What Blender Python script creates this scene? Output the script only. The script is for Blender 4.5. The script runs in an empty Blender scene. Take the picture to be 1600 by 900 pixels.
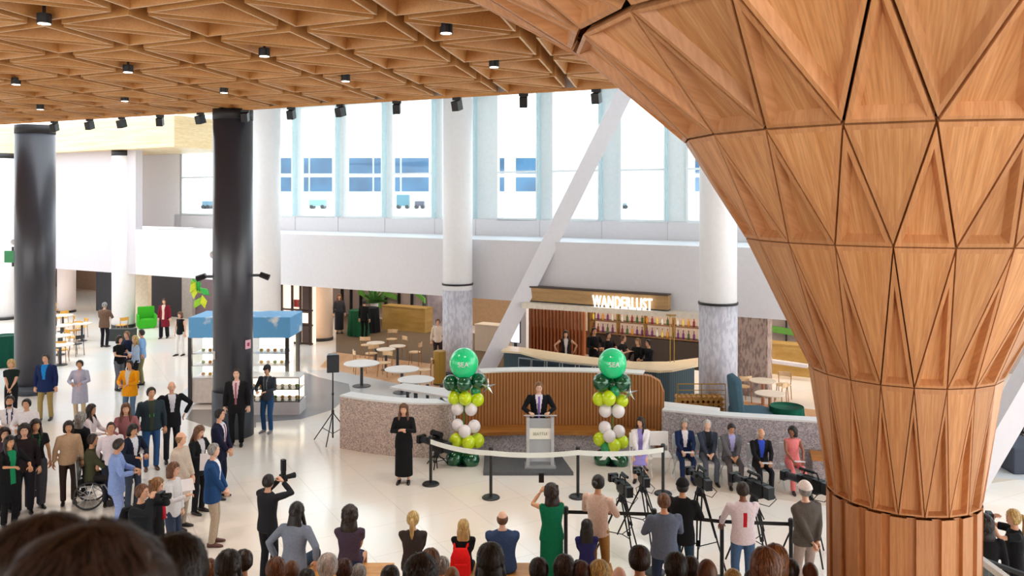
import bpy, math, random
from mathutils import Vector, Matrix, noise
from math import sin, cos, pi, radians, atan2, hypot, sqrt

SC = bpy.context.scene
COL = SC.collection
# ------------------------------------------------------------------ camera
F, HZ, CH = 1300.0, 308.0, 6.0          # focal length in px (1600 wide), horizon row, eye height
cam_d = bpy.data.cameras.new('camera'); cam = bpy.data.objects.new('camera', cam_d); COL.objects.link(cam)
cam.location = (0, 0, CH); cam.rotation_euler = (pi/2, 0, 0)
cam_d.sensor_width = 36; cam_d.lens = F/1600*36; cam_d.shift_y = -(450-HZ)/1600
cam_d.clip_start = 0.05; cam_d.clip_end = 500
cam_d.dof.use_dof = True; cam_d.dof.focus_distance = 14; cam_d.dof.aperture_fstop = 4.0
SC.camera = cam
# ------------------------------------------------------------------ world, exposure
SC.view_settings.view_transform = 'Standard'; SC.view_settings.look = 'None'
SC.view_settings.gamma = 1.0; SC.view_settings.use_curve_mapping = False
SC.view_settings.exposure = 0.55
w = bpy.data.worlds.new('sky'); SC.world = w; w.use_nodes = True
wn = w.node_tree; bg = wn.nodes['Background']
tc = wn.nodes.new('ShaderNodeTexCoord'); sp = wn.nodes.new('ShaderNodeSeparateXYZ'); cr = wn.nodes.new('ShaderNodeValToRGB')
wn.links.new(tc.outputs['Generated'], sp.inputs[0]); wn.links.new(sp.outputs['Z'], cr.inputs[0]); wn.links.new(cr.outputs[0], bg.inputs[0])
cr.color_ramp.elements[0].position = 0.0; cr.color_ramp.elements[0].color = (1.0, .97, .93, 1)
cr.color_ramp.elements[1].position = 0.45; cr.color_ramp.elements[1].color = (.88, .95, 1.0, 1)
bg.inputs[1].default_value = 2.5
random.seed(7)

def area(name, loc, size, power, color=(1,1,1), rot=(0,0,0), size_y=None):
    l = bpy.data.lights.new(name, 'AREA'); l.energy = power; l.color = color; l.size = size
    if size_y: l.shape = 'RECTANGLE'; l.size_y = size_y
    o = bpy.data.objects.new(name, l); o.location = loc; o.rotation_euler = rot; COL.objects.link(o); return o

# ------------------------------------------------------------------ pixel -> world
def PY(px, py, Y): return Vector(((px-800)/F*Y, Y, CH-(py-HZ)/F*Y))
def PZ(px, py, Z=0.0):
    Y = F*(CH-Z)/(py-HZ); return Vector(((px-800)/F*Y, Y, Z))
def G(px, py): return PZ(px, py, 0)
WA = radians(-29.5); WD = Vector((cos(WA), sin(WA), 0)); WN = Vector((-sin(WA), cos(WA), 0)); WC = 24.44
def PW(px, py, off=0.0):                 # point where the pixel's ray meets the plane parallel to the far wall
    t = (WC+off)/(WN.x*(px-800)/F+WN.y); return PY(px, py, t)
def WO(px, off=0.0, z=0.0):
    p = PW(px, HZ, off); return Vector((p.x, p.y, z))

# ------------------------------------------------------------------ materials
def lin(h):
    h = h.lstrip('#'); r = [int(h[i:i+2], 16)/255 for i in (0, 2, 4)]
    return [(c/12.92 if c <= .04045 else ((c+.055)/1.055)**2.4) for c in r]
_M = {}
def mat(name, hexc, rough=.6, metal=0, var=.12, scale=8.0, hex2=None, bump=0, stretch=(1,1,1), spec=.5, emit=0, alpha=1, coat=0, trans=0, kind='noise', ramp=(.35,.65)):
    if name in _M: return _M[name]
    m = bpy.data.materials.new(name); m.use_nodes = True; nt = m.node_tree; b = nt.nodes['Principled BSDF']
    c = lin(hexc); c2 = lin(hex2) if hex2 else [x*(1-var) for x in c]
    t = nt.nodes.new('ShaderNodeTexCoord'); mp = nt.nodes.new('ShaderNodeMapping'); mp.inputs['Scale'].default_value = stretch
    nt.links.new(t.outputs['Object'], mp.inputs[0])
    if kind == 'voronoi':
        n = nt.nodes.new('ShaderNodeTexVoronoi'); n.inputs['Scale'].default_value = scale; out = n.outputs['Color']
        s = nt.nodes.new('ShaderNodeSeparateColor'); nt.links.new(out, s.inputs[0]); out = s.outputs[0]
    elif kind == 'wave':
        n = nt.nodes.new('ShaderNodeTexWave'); n.inputs['Scale'].default_value = scale; out = n.outputs['Fac']
        n.inputs['Distortion'].default_value = 0
    elif kind == 'brick':
        n = nt.nodes.new('ShaderNodeTexBrick'); n.inputs['Scale'].default_value = scale; out = n.outputs['Fac']
    else:
        n = nt.nodes.new('ShaderNodeTexNoise'); n.inputs['Scale'].default_value = scale; n.inputs['Detail'].default_value = 4; out = n.outputs['Fac']
    nt.links.new(mp.outputs[0], n.inputs['Vector'])
    r = nt.nodes.new('ShaderNodeValToRGB'); r.color_ramp.elements[0].position = ramp[0]; r.color_ramp.elements[1].position = ramp[1]
    r.color_ramp.elements[0].color = (*c2, 1); r.color_ramp.elements[1].color = (*c, 1)
    nt.links.new(out, r.inputs[0]); nt.links.new(r.outputs[0], b.inputs['Base Color'])
    b.inputs['Roughness'].default_value = rough; b.inputs['Metallic'].default_value = metal
    b.inputs['Specular IOR Level'].default_value = spec
    b.inputs['Coat Weight'].default_value = coat; b.inputs['Coat Roughness'].default_value = .1
    b.inputs['Transmission Weight'].default_value = trans
    b.inputs['Alpha'].default_value = alpha
    if emit:
        nt.links.new(r.outputs[0], b.inputs['Emission Color']); b.inputs['Emission Strength'].default_value = emit
    if bump:
        bp = nt.nodes.new('ShaderNodeBump'); bp.inputs['Strength'].default_value = bump; bp.inputs['Distance'].default_value = .02
        nt.links.new(out, bp.inputs['Height']); nt.links.new(bp.outputs[0], b.inputs['Normal'])
    _M[name] = m; return m
def wood(name, light, dark, stretch=(1,1,.06), scale=9, rough=.45, grain=.5):
    if name in _M: return _M[name]
    m = mat(name, light, rough, hex2=dark, scale=scale, stretch=stretch, ramp=(.3,.7)); nt = m.node_tree
    b = nt.nodes['Principled BSDF']; r = nt.nodes['Color Ramp']
    t = nt.nodes['Texture Coordinate']; oi = nt.nodes.new('ShaderNodeObjectInfo')
    # each veneer leaf a slightly different tone
    hs = nt.nodes.new('ShaderNodeHueSaturation'); mr = nt.nodes.new('ShaderNodeMapRange')
    mr.inputs['To Min'].default_value = .86; mr.inputs['To Max'].default_value = 1.12
    nt.links.new(oi.outputs['Random'], mr.inputs[0]); nt.links.new(mr.outputs[0], hs.inputs['Value'])
    n2 = nt.nodes.new('ShaderNodeTexNoise'); n2.inputs['Scale'].default_value = 90
    mp2 = nt.nodes.new('ShaderNodeMapping'); mp2.inputs['Scale'].default_value = stretch
    nt.links.new(t.outputs['Object'], mp2.inputs[0]); nt.links.new(mp2.outputs[0], n2.inputs['Vector'])
    mx = nt.nodes.new('ShaderNodeMixRGB'); mx.blend_type = 'MULTIPLY'; mx.inputs[0].default_value = grain
    r2 = nt.nodes.new('ShaderNodeValToRGB'); r2.color_ramp.elements[0].position = .3; r2.color_ramp.elements[0].color = (.6,.5,.42,1); r2.color_ramp.elements[1].position = .62
    nt.links.new(n2.outputs['Fac'], r2.inputs[0]); nt.links.new(r.outputs[0], mx.inputs[1]); nt.links.new(r2.outputs[0], mx.inputs[2])
    nt.links.new(mx.outputs[0], hs.inputs['Color']); nt.links.new(hs.outputs[0], b.inputs['Base Color'])
    return m
def cloth(h, rough=.85): return mat('cloth_'+h, h, rough, var=.14, scale=40, bump=.3, spec=.2)
def glass(name, tint=(.9,.97,1), refl=.12):
    if name in _M: return _M[name]
    m = bpy.data.materials.new(name); m.use_nodes = True; nt = m.node_tree; nt.nodes.clear()
    o = nt.nodes.new('ShaderNodeOutputMaterial'); a = nt.nodes.new('ShaderNodeBsdfTransparent'); g = nt.nodes.new('ShaderNodeBsdfGlossy')
    x = nt.nodes.new('ShaderNodeMixShader'); x.inputs[0].default_value = refl
    a.inputs[0].default_value = (*tint, 1); g.inputs['Roughness'].default_value = .03
    nt.links.new(a.outputs[0], x.inputs[1]); nt.links.new(g.outputs[0], x.inputs[2]); nt.links.new(x.outputs[0], o.inputs[0])
    _M[name] = m; return m

# ------------------------------------------------------------------ mesh builder
class MB:
    def __init__(s): s.v = []; s.f = []; s.m = []; s.mi = 0
    def add(s, vs, fs):
        o = len(s.v); s.v += [tuple(x) for x in vs]
        for f in fs: s.f.append(tuple(i+o for i in f)); s.m.append(s.mi)
        return s
    def box(s, x0, x1, y0, y1, z0, z1):
        return s.add([(x0,y0,z0),(x1,y0,z0),(x1,y1,z0),(x0,y1,z0),(x0,y0,z1),(x1,y0,z1),(x1,y1,z1),(x0,y1,z1)],
                     [(0,3,2,1),(4,5,6,7),(0,1,5,4),(1,2,6,5),(2,3,7,6),(3,0,4,7)])
    def obox(s, c, ax, ay, az):          # oriented box: centre and three half axes
        c = Vector(c); ax = Vector(ax); ay = Vector(ay); az = Vector(az)
        return s.add([c-ax-ay-az, c+ax-ay-az, c+ax+ay-az, c-ax+ay-az, c-ax-ay+az, c+ax-ay+az, c+ax+ay+az, c-ax+ay+az],
                     [(0,3,2,1),(4,5,6,7),(0,1,5,4),(1,2,6,5),(2,3,7,6),(3,0,4,7)])
    def prism(s, poly, z0, z1):
        n = len(poly)
        a = sum(poly[i][0]*poly[(i+1)%n][1]-poly[(i+1)%n][0]*poly[i][1] for i in range(n))
        if a < 0: poly = poly[::-1]
        return s.add([(p[0],p[1],z0) for p in poly]+[(p[0],p[1],z1) for p in poly],
                     [tuple(range(n))[::-1], tuple(range(n, 2*n))]+[(i,(i+1)%n,(i+1)%n+n,i+n) for i in range(n)])
    def loft(s, rings, n=8, caps=True):  # rings: (centre, half axis a, half axis b)
        vs = []; fs = []
        for c, a, b in rings:
            c = Vector(c); a = Vector(a); b = Vector(b)
            for k in range(n):
                t = 2*pi*k/n; vs.append(c+a*cos(t)+b*sin(t))
        for i in range(len(rings)-1):
            for k in range(n): fs.append((i*n+k, i*n+(k+1)%n, (i+1)*n+(k+1)%n, (i+1)*n+k))
        if caps: fs.append(tuple(range(n))[::-1]); fs.append(tuple(range((len(rings)-1)*n, len(rings)*n)))
        return s.add(vs, fs)
    def tube(s, pts, r, n=8, caps=True):
        pts = [Vector(p) for p in pts]
        if not isinstance(r, (list, tuple)): r = [r]*len(pts)
        rings = []; prev = None
        for i, p in enumerate(pts):
            d = (pts[min(i+1, len(pts)-1)]-pts[max(i-1, 0)])
            d = d.normalized() if d.length > 1e-9 else Vector((0,0,1))
            a = prev-d*prev.dot(d) if prev else None
            if a is None or a.length < 1e-4: a = d.cross(Vector((0,0,1)) if abs(d.z) < .9 else Vector((1,0,0)))
            a.normalize(); prev = a; b = d.cross(a); rings.append((p, a*r[i], b*r[i]))
        return s.loft(rings, n, caps)
    def rev(s, prof, c=(0,0,0), n=20): return s.loft([(Vector(c)+Vector((0,0,z)), (max(r,1e-4),0,0), (0,max(r,1e-4),0)) for r, z in prof], n)
    def ell(s, c, r, n=12, m=8, rot=None):
        c = Vector(c); vs = []; fs = []
        for i in range(m+1):
            ph = -pi/2+pi*i/m
            for k in range(n):
                t = 2*pi*k/n; p = Vector((r[0]*cos(ph)*cos(t), r[1]*cos(ph)*sin(t), r[2]*sin(ph)))
                if rot: p = rot @ p
                vs.append(c+p)
        for i in range(m):
            for k in range(n): fs.append((i*n+k, i*n+(k+1)%n, (i+1)*n+(k+1)%n, (i+1)*n+k))
        return s.add(vs, fs)
    def build(s, name, mats, parent=None, smooth=False, loc=None):
        me = bpy.data.meshes.new(name); me.from_pydata(s.v, [], s.f)
        if not isinstance(mats, (list, tuple)): mats = [mats]
        for m in mats: me.materials.append(m)
        if any(s.m): me.polygons.foreach_set('material_index', s.m)
        if smooth: me.polygons.foreach_set('use_smooth', [True]*len(me.polygons))
        me.validate(); me.update()
        o = bpy.data.objects.new(name, me); COL.objects.link(o)
        if loc is not None: o.location = loc
        if parent: o.parent = parent
        return o
def bevel(o, w=.02, seg=2):
    b = o.modifiers.new('bevel', 'BEVEL'); b.width = w; b.segments = seg; b.limit_method = 'ANGLE'; b.angle_limit = radians(40); return o
def struct(o): o['kind'] = 'structure'; return o
def tag(o, label, cat, group=None, kind=None):
    o['label'] = label; o['category'] = cat
    if group: o['group'] = group
    if kind: o['kind'] = kind
    return o
def thing(name, label, cat, loc=(0,0,0), rz=0, group=None):
    o = bpy.data.objects.new(name, None); COL.objects.link(o); o.location = loc; o.rotation_euler = (0,0,rz); o.empty_display_size = .2
    return tag(o, label, cat, group)
def dup(root, loc, rz, label, group=None, scale=None):
    r = root.copy(); COL.objects.link(r); r.location = loc; r.rotation_euler = (0,0,rz); r['label'] = label
    if scale: r.scale = scale
    if group: r['group'] = group
    for ch in list(root.children):
        c = ch.copy(); COL.objects.link(c); c.parent = r
        for g in list(ch.children):
            d = g.copy(); COL.objects.link(d); d.parent = c
    return r
def wallbox(mb, px0, px1, off, z0, z1, th):   # slab along the far wall between two pixel columns
    a = WO(px0, off); b = WO(px1, off); return mb.prism([(a.x,a.y),(b.x,b.y),(b.x+WN.x*th,b.y+WN.y*th),(a.x+WN.x*th,a.y+WN.y*th)], z0, z1)

# ------------------------------------------------------------------ common materials
WHITE = mat('white_paint', '#dedbde', .55, var=.03)
WHITEC = mat('white_column_paint', '#f2f1f3', .4, var=.03)
BLACK = mat('black_metal', '#16181b', .4, var=.2)
DGREY = mat('dark_grey_metal', '#3a3f47', .45, var=.15)
STEEL = mat('steel', '#b8bcc0', .3, metal=.9)
OAK = wood('oak', '#d9a05c', '#b97a3c')
CEILW = wood('ceiling_timber', '#dda463', '#c48744', stretch=(.5,.5,.5), scale=4, grain=.35)
CEILP = wood('ceiling_panel_timber', '#c67a34', '#ab6224', stretch=(.3,1,1), scale=3, grain=.4)
VENEER = wood('column_veneer', '#ecb780', '#d2935a', stretch=(1,1,.05), scale=20, grain=.55)
FRAMEV = wood('column_rib_veneer', '#e0a876', '#cb905c', stretch=(1,1,.08), scale=20, grain=.4)
def radial_grain(m, sc=1.0):          # veneer grain runs up the flare of the tree column
    nt = m.node_tree; t = nt.nodes['Texture Coordinate']; sub_ = nt.nodes.new('ShaderNodeVectorMath'); sub_.operation = 'SUBTRACT'; sub_.inputs[1].default_value = (3.515, 7.5, 0)
    s = nt.nodes.new('ShaderNodeSeparateXYZ'); a = nt.nodes.new('ShaderNodeMath'); a.operation = 'ARCTAN2'; c = nt.nodes.new('ShaderNodeCombineXYZ')
    k = nt.nodes.new('ShaderNodeMath'); k.operation = 'MULTIPLY'; k.inputs[1].default_value = 1.6*sc
    k2 = nt.nodes.new('ShaderNodeMath'); k2.operation = 'MULTIPLY'; k2.inputs[1].default_value = 1.0
    nt.links.new(t.outputs['Object'], sub_.inputs[0]); nt.links.new(sub_.outputs[0], s.inputs[0]); nt.links.new(s.outputs['Y'], a.inputs[0]); nt.links.new(s.outputs['X'], a.inputs[1])
    nt.links.new(a.outputs[0], k.inputs[0]); nt.links.new(s.outputs['Z'], k2.inputs[0]); nt.links.new(k.outputs[0], c.inputs['X']); nt.links.new(k2.outputs[0], c.inputs['Z'])
    for n in nt.nodes:
        if n.type == 'MAPPING': nt.links.new(c.outputs[0], n.inputs[0])
radial_grain(VENEER); radial_grain(FRAMEV)
DARKGAP = mat('dark_joint', '#1b120d', .9)
# ================================================================== STRUCTURE
# floor: pale polished terrazzo with grey inlays
fm = mat('terrazzo', '#f3eee8', .16, hex2='#e2dbd2', scale=90, ramp=(.3,.6), spec=.4)
nt = fm.node_tree; b = nt.nodes['Principled BSDF']; rr = nt.nodes['Color Ramp']; t = nt.nodes['Texture Coordinate']
big = nt.nodes.new('ShaderNodeTexNoise'); big.inputs['Scale'].default_value = .35; nt.links.new(t.outputs['Object'], big.inputs['Vector'])
r3 = nt.nodes.new('ShaderNodeValToRGB'); r3.color_ramp.elements[0].position = .4; r3.color_ramp.elements[0].color = (1,.93,.86,1); r3.color_ramp.elements[1].position = .6; r3.color_ramp.elements[1].color = (.92,.97,1,1)
nt.links.new(big.outputs['Fac'], r3.inputs[0])
mx = nt.nodes.new('ShaderNodeMixRGB'); mx.blend_type = 'MULTIPLY'; mx.inputs[0].default_value = .8
nt.links.new(rr.outputs[0], mx.inputs[1]); nt.links.new(r3.outputs[0], mx.inputs[2])
br = nt.nodes.new('ShaderNodeTexBrick'); br.offset = 0; br.inputs['Scale'].default_value = 1; br.inputs['Brick Width'].default_value = 1.2; br.inputs['Row Height'].default_value = 1.2
br.inputs['Mortar Size'].default_value = .006; br.inputs['Color1'].default_value = (1,1,1,1); br.inputs['Color2'].default_value = (.97,.97,.97,1); br.inputs['Mortar'].default_value = (.8,.78,.76,1)
mpb = nt.nodes.new('ShaderNodeMapping'); mpb.inputs['Rotation'].default_value = (0,0,WA); nt.links.new(t.outputs['Object'], mpb.inputs[0]); nt.links.new(mpb.outputs[0], br.inputs['Vector'])
m2 = nt.nodes.new('ShaderNodeMixRGB'); m2.blend_type = 'MULTIPLY'; m2.inputs[0].default_value = 1
nt.links.new(mx.outputs[0], m2.inputs[1]); nt.links.new(br.outputs['Color'], m2.inputs[2]); nt.links.new(m2.outputs[0], b.inputs['Base Color'])
struct(MB().box(-45, 40, -12, 60, -.3, 0).build('floor', fm))
GREYT = mat('grey_terrazzo', '#d6d8da', .2, hex2='#c2c5c9', scale=80)
DARKT = mat('charcoal_terrazzo', '#8f949c', .22, hex2='#7b8088', scale=80)
WARMF = wood('cafe_floor', '#d9ab80', '#c4946a', stretch=(1,.1,1), scale=5, rough=.3)
CARP = mat('brown_carpet', '#6f5a45', .95, hex2='#57452f', scale=30)
def inlay(pts, m, z):
    return struct(MB().prism([(p.x, p.y) for p in pts], 0, z).build('floor', m))
inlay([G(400,660),G(470,655),G(520,640),G(548,615),G(545,600),G(500,590),G(470,580),G(470,615),G(400,640)], DARKT, .004)
inlay([G(300,640),G(400,640),G(400,668),G(330,668),G(290,655)], mat('taupe_terrazzo','#8f8880',.2,hex2='#7f7870',scale=80), .003)
inlay([G(250,640),G(300,600),G(300,650),G(270,655)], GREYT, .002)
inlay([G(480,578),G(720,578),G(780,700),G(535,660),G(548,615)], GREYT, .0015)
inlay([WO(520,.2),WO(700,.2),WO(720,-3.5),WO(500,-2.2)], WARMF, .003)
inlay([WO(525,.2),WO(820,.2),WO(820,6),WO(525,8.8)], CARP, .004)
inlay([WO(1100,-2),WO(1500,-2),WO(1500,.2),WO(1100,.2)], WARMF, .003)
inlay([G(1540,745),G(1700,760),G(1700,700),G(1540,700)], GREYT, .004)
inlay([G(1100,730),G(1290,748),G(1700,700),G(1700,735),G(1290,790),G(1100,765)], mat('cream_terrazzo','#dcd0c0',.2,scale=80), .003)

# fascia band of the upper floor, setback wall, windows
fa = MB(); wallbox(fa, 212, 1900, 0, 2.5, 4.53, .35); fa = struct(fa.build('wall_back', WHITE))
fc = MB(); wallbox(fc, 214, 1900, .3, 4.35, 4.5, 3.4); struct(fc.build('floor', WHITE))         # terrace slab behind the band
fl = MB(); wallbox(fl, -250, 212, 0, 2.5, 8.3, .35); struct(fl.build('wall_left', mat('left_wall_white','#c6bfc3',.6,var=.03)))
OFFW = 3.5
def zat(px, py, off): return PW(px, py, off).z
ZS, ZT, ZTOP = zat(690, 341, OFFW), zat(690, 270.5, OFFW), 10.1
wb = MB(); wallbox(wb, 272, 1900, OFFW, 4.5, ZS, .3); struct(wb.build('wall_back', WHITE))
wl = MB(); wallbox(wl, 196, 283, OFFW, 4.5, 9.6, .3)
struct(wl.build('wall_back', mat('bright_white','#faf8fa',.6,var=.02)))
sf = MB(); q = [WO(278, OFFW+.3), WO(1900, OFFW+.3), WO(1900, -13), WO(200, -13)]
sf.prism([(p.x,p.y) for p in q], ZTOP, ZTOP+.3); struct(sf.build('ceiling', mat('soffit_white','#eef2f2',.6,var=.03)))
# timber clad soffit box on the left
tb = MB(); wallbox(tb, -260, 272, -.6, 8.15, 9.5, 4.2); struct(tb.build('ceiling', wood('soffit_timber','#f0d9ae','#e4c48f',stretch=(.05,.05,1),scale=8)))
# window wall: mullion groups
FRAME = mat('window_frame_white', '#eef6f8', .4, var=.04); FIN = mat('glass_fin', '#cfeaf0', .25, var=.05, alpha=.6)
GL = glass('window_glass', (.93,.985,1.0), .05)
edges = [(283,333),(337,392),(404,456),(469,523),(540,596),(612,674),(690,738),(776,838),(862,935),(969,1038),(1074,1130),(1150,1220),(1245,1320),(1345,1420),(1450,1530),(1560,1650)]
for i, (x0, x1) in enumerate(edges):
    xn = edges[i+1][0] if i+1 < len(edges) else x1+14
    mb = MB(); wallbox(mb, x0-2, x0+1.5, OFFW, ZS, ZTOP, .16); wallbox(mb, x1-1, x1+2, OFFW, ZS, ZTOP, .16)
    wallbox(mb, x0, x1, OFFW, ZS-.05, ZS+.06, .2); wallbox(mb, x0, x1, OFFW+.02, ZT-.035, ZT+.035, .12); wallbox(mb, x0, x1, OFFW, ZTOP-.1, ZTOP, .2)
    wallbox(mb, x1+2, xn-2, OFFW+.1, ZS, ZTOP, .05)
    o = struct(mb.build('window_%d' % (i+1), FRAME))
    g = MB(); wallbox(g, x0+1, x1-1, OFFW+.07, ZS, ZTOP, .015); g.build('pane', GL, o)
    g = MB(); wallbox(g, x1+1, x1+3.2, OFFW-.22, ZS, ZTOP, .22); g.build('glass_fin', FIN, o)
    s_ = MB(); wallbox(s_, x1+4.5, x1+5.3, OFFW-.012, 4.5, ZS, .02); s_.build('trim', mat('joint_grey','#c2c3c8',.6), o)
struct(MB().box(-38,-37.6,-12,52,0,9.5).build('wall_left', mat('side_wall_white','#d8d4d2',.7,var=.03)))  # out-of-view side of the hall, added to cut sky light from the left
# shops under the band
TAUPE = mat('taupe_panel', '#ab9a92', .7, var=.08); CHAR = mat('charcoal_wall', '#3c3d45', .7)
def shopwall(px0, px1, off, m, z1=4.3, z0=0, th=.2, name='wall_back'):
    mb = MB(); wallbox(mb, px0, px1, off, z0, z1, th); return struct(mb.build(name, m))
shopwall(-300, 60, 4, mat('brown_shop_wall','#6a5648',.8)); shopwall(60, 118, 9, mat('brown_shop_wall','#6a5648',.8))
shopwall(118, 150, 9, mat('warm_shop_wall','#c9a58f',.8)); shopwall(150, 176, 3, CHAR)
shopwall(176, 231, 1.5, mat('beige_shop_wall','#e3d3bb',.7)); shopwall(231, 284, 3.5, CHAR); shopwall(284, 300, 3.4, mat('grey_panel','#b9b6b8',.7))
shopwall(300, 420, 3.6, mat('mauve_wall','#82717c',.8)); shopwall(420, 490, 3.5, mat('cream_wall','#e8d5c4',.7)); shopwall(490, 668, 8.5, TAUPE)
shopwall(668, 700, 7.6, mat('pale_marble','#b5aab0',.5,hex2='#8f8590',scale=2)); shopwall(700, 810, 8.5, mat('tan_wall','#b08e6c',.8))
shopwall(800, 822, 1.2, WHITE); shopwall(822, 1100, 4.6, mat('bar_back_wall','#6a4a33',.8)); shopwall(1100, 1900, 8.5, TAUPE)
sc_ = MB(); q = [WO(-300,.3),WO(1900,.3),WO(1900,9.5),WO(-300,9.5)]; sc_.prism([(p.x,p.y) for p in q], 4.1, 4.3); struct(sc_.build('ceiling', WHITE))
# green band and black posts on the taupe wall
tr = MB()
for px in (533, 547, 562, 581, 601, 622, 642, 661, 1228, 1262): wallbox(tr, px-.8, px+.8, 8.3, 0, 4.1, .15)
struct(tr.build('trim_1', BLACK))
GREEN = mat('green_band', '#5f9a3a', .6)
for (xa, ya, xb, yb) in ((560,455,595,478),(597,457,620,465),(648,455,664,470),(1196,512,1262,523)):
    p, q_ = PW(xa, ya, 8.2), PW(xb, yb, 8.2); d = (q_-p); struct(MB().obox((p+q_)/2, d/2, WN*.04, (0,0,.12)).build('trim_2', GREEN))
for k, (px, off, L) in enumerate(((60,3,8),(230,2.6,6),(370,2,6),(560,4.5,9),(690,4.5,6),(1190,4,8),(1420,4,8))):
    p = WO(px, off, 4.0); area('shop_fill_light', p, L, 95*L/6, (1,.9,.78), (0,0,WA), 3.2)  # unseen area lamps, added so the shop interiors are not dark
p = WO(960, 2.6, 3.9); area('bar_fill_light', p, 7, 150, (1,.85,.68), (0,0,WA), 2.2)  # unseen area lamp, added to brighten the bar

# ceiling: lattice of triangular timber coffers
P0 = Vector((-5.93, 10.55, 0)); LA = Vector((1.38, -.66, 0)); LB = Vector((.30, 1.67, 0)); ZC = 8.2
TX, TY = 3.515, 7.5
def node(i, j):
    jj = j if j < 3 else {3:3.1, 4:4.25, 5:5.4}.get(j, j)
    return P0+LA*i+LB*jj
def inset(tri, d):
    a, b, c = tri; la, lb, lc = (b-c).length, (c-a).length, (a-b).length; P = la+lb+lc
    I = (a*la+b*lb+c*lc)/P; A = (b-a).cross(c-a).length/2; r = 2*A/P; k = 1-d/r
    return [I+(p-I)*k for p in tri], k
def coffer(mb, tri, gap, wall, depth, nrm, rec, floor_m=1, slope=None, rim_m=0):
    # an open box: outer side walls, a thin rim, inner walls and a sunken panel. nrm points to the viewer side
    if (tri[1]-tri[0]).cross(tri[2]-tri[0]).dot(nrm) < 0: tri = [tri[0], tri[2], tri[1]]
    o, _ = inset(tri, gap); i_, k = inset(tri, gap+wall); j_, k2 = inset(tri, gap+wall+(slope or .004))
    if k <= .05: return
    if k2 <= .05: j_ = i_
    up = -nrm
    mb.mi = 0
    vs = [p+up*depth for p in o]+o+i_+[p+up*rec for p in j_]
    fs = []
    for l in (0, 3, 6):
        for e in range(3): fs.append((l+e, l+(e+1)%3, l+3+(e+1)%3, l+3+e))
    mb.add(vs, fs); mb.m[-6:-3] = [rim_m]*3; mb.mi = floor_m; n0 = len(mb.v)-3; mb.f.append((n0, n0+1, n0+2)); mb.m.append(floor_m); mb.mi = 0
cm = MB(); back = MB(); DN = Vector((0,0,-1))
for i in range(-16, 18):
    for j in range(-12, 5):
        n00, n10, n01, n11 = node(i,j), node(i+1,j), node(i,j+1), node(i+1,j+1)
        for tri in ([n00,n10,n11],[n00,n11,n01]):
            c = (tri[0]+tri[1]+tri[2])/3
            if hypot(c.x-TX, c.y-TY) < 4.15: continue
            if c.x > 17: continue
            tri = [Vector((p.x, p.y, ZC)) for p in tri]
            coffer(cm, tri, .10, .032, .34, DN, .25, 1, .06, 2)
struct(cm.build('ceiling', [CEILW, CEILP, wood('ceiling_rim_timber', '#f6d6a4', '#e8bf86', stretch=(.5,.5,.5), scale=4, grain=.2)]))  # pale ply edges, with the light on the rims also put into the colour
ed = [node(-16,5)+LB*.0, node(17,5), node(17,-12), node(-16,-12)]
bk = MB()
hull = [(p.x,p.y) for p in ed]
bk.prism(hull, ZC+.34, ZC+.5); struct(bk.build('ceiling', mat('ceiling_void','#94743f',.9)))
# pale closing board along the ceiling edge
e0, e1 = node(-16,5)+LB*.04, node(17,5)+LB*.04
eb = MB(); eb.prism([(e0.x,e0.y),(e1.x,e1.y),(e1.x+.03,e1.y+.06),(e0.x+.03,e0.y+.06)], ZC+.02, ZC+1.0); struct(eb.build('trim_3', WHITE))
rl = MB(); e0, e1 = node(-16,5)-LB*.03, node(17,5)-LB*.03; rl.prism([(e0.x,e0.y),(e1.x,e1.y),(e1.x+.03,e1.y+.07),(e0.x+.03,e0.y+.07)], ZC-.04, ZC+.02); struct(rl.build('trim_4', CEILW))
# ================================================================== COLUMNS
def round_column(px, by, Y, r, z1, label, mats, z0=0.0, band=None, group=None, parts=()):
    c = Vector(((px-800)/F*Y, Y, 0))
    t = thing('column', label, 'column', c, 0, group)
    MB().rev([(r,z0),(r,z1)], n=40).build('shaft', mats[0], t, smooth=False)
    for nm, a, b, rr, m in parts: MB().rev([(rr,a),(rr,b)], n=40).build(nm, m, t)
    for ch in t.children:
        for p in ch.data.polygons: p.use_smooth = abs(p.normal.z) < .5
    return t
BLKC = mat('black_column_paint', '#3a3b44', .32, var=.06, spec=.6)
CONC = mat('patterned_concrete', '#d3d1da', .75, hex2='#bab9c4', scale=5, stretch=(3,3,1), ramp=(.42,.55))
BASEB = mat('black_base','#1d1b1d',.5)
wc = 'white round columns'
round_column(715, 590, 28.3, .5, 10.1, 'white round column with grey patterned foot behind the left balloon column', [WHITEC], parts=[('patterned_foot',.1,zat(715,447,0)-.02,.512,CONC),('dark_ring',3.02,3.08,.535,BLACK),('base_ring',0,.12,.56,BASEB)])
round_column(1122, 640, 22.6, .5, 10.1, 'white round column with grey patterned foot right of the bar', [WHITEC], parts=[('patterned_foot',.1,3.1,.512,CONC),('dark_ring',3.1,3.16,.535,BLACK),('base_ring',0,.12,.56,BASEB)])
round_column(414, 600, 30.5, .56, 10.1, 'white round column just right of the nearer black column', [WHITEC])
round_column(193, 515, 38.4, .5, 8.15, 'white round column left of the green armchair', [WHITEC], parts=[('dark_collar',7.9,8.15,.51,BLACK),('base_ring',0,.15,.52,BASEB)])
round_column(104, 487, 43.5, .44, 4.1, 'short white round column inside the cafe at the far left', [mat('pinkish_white','#f6e6e2',.5,var=.03)], parts=[('base_ring',0,.1,.46,BASEB)])
round_column(8, 490, 41.0, .5, 8.15, 'white round column cut by the left picture edge', [WHITEC], parts=[('dark_collar',7.9,8.15,.51,BLACK),('base_ring',0,.12,.56,BASEB)])
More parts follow.
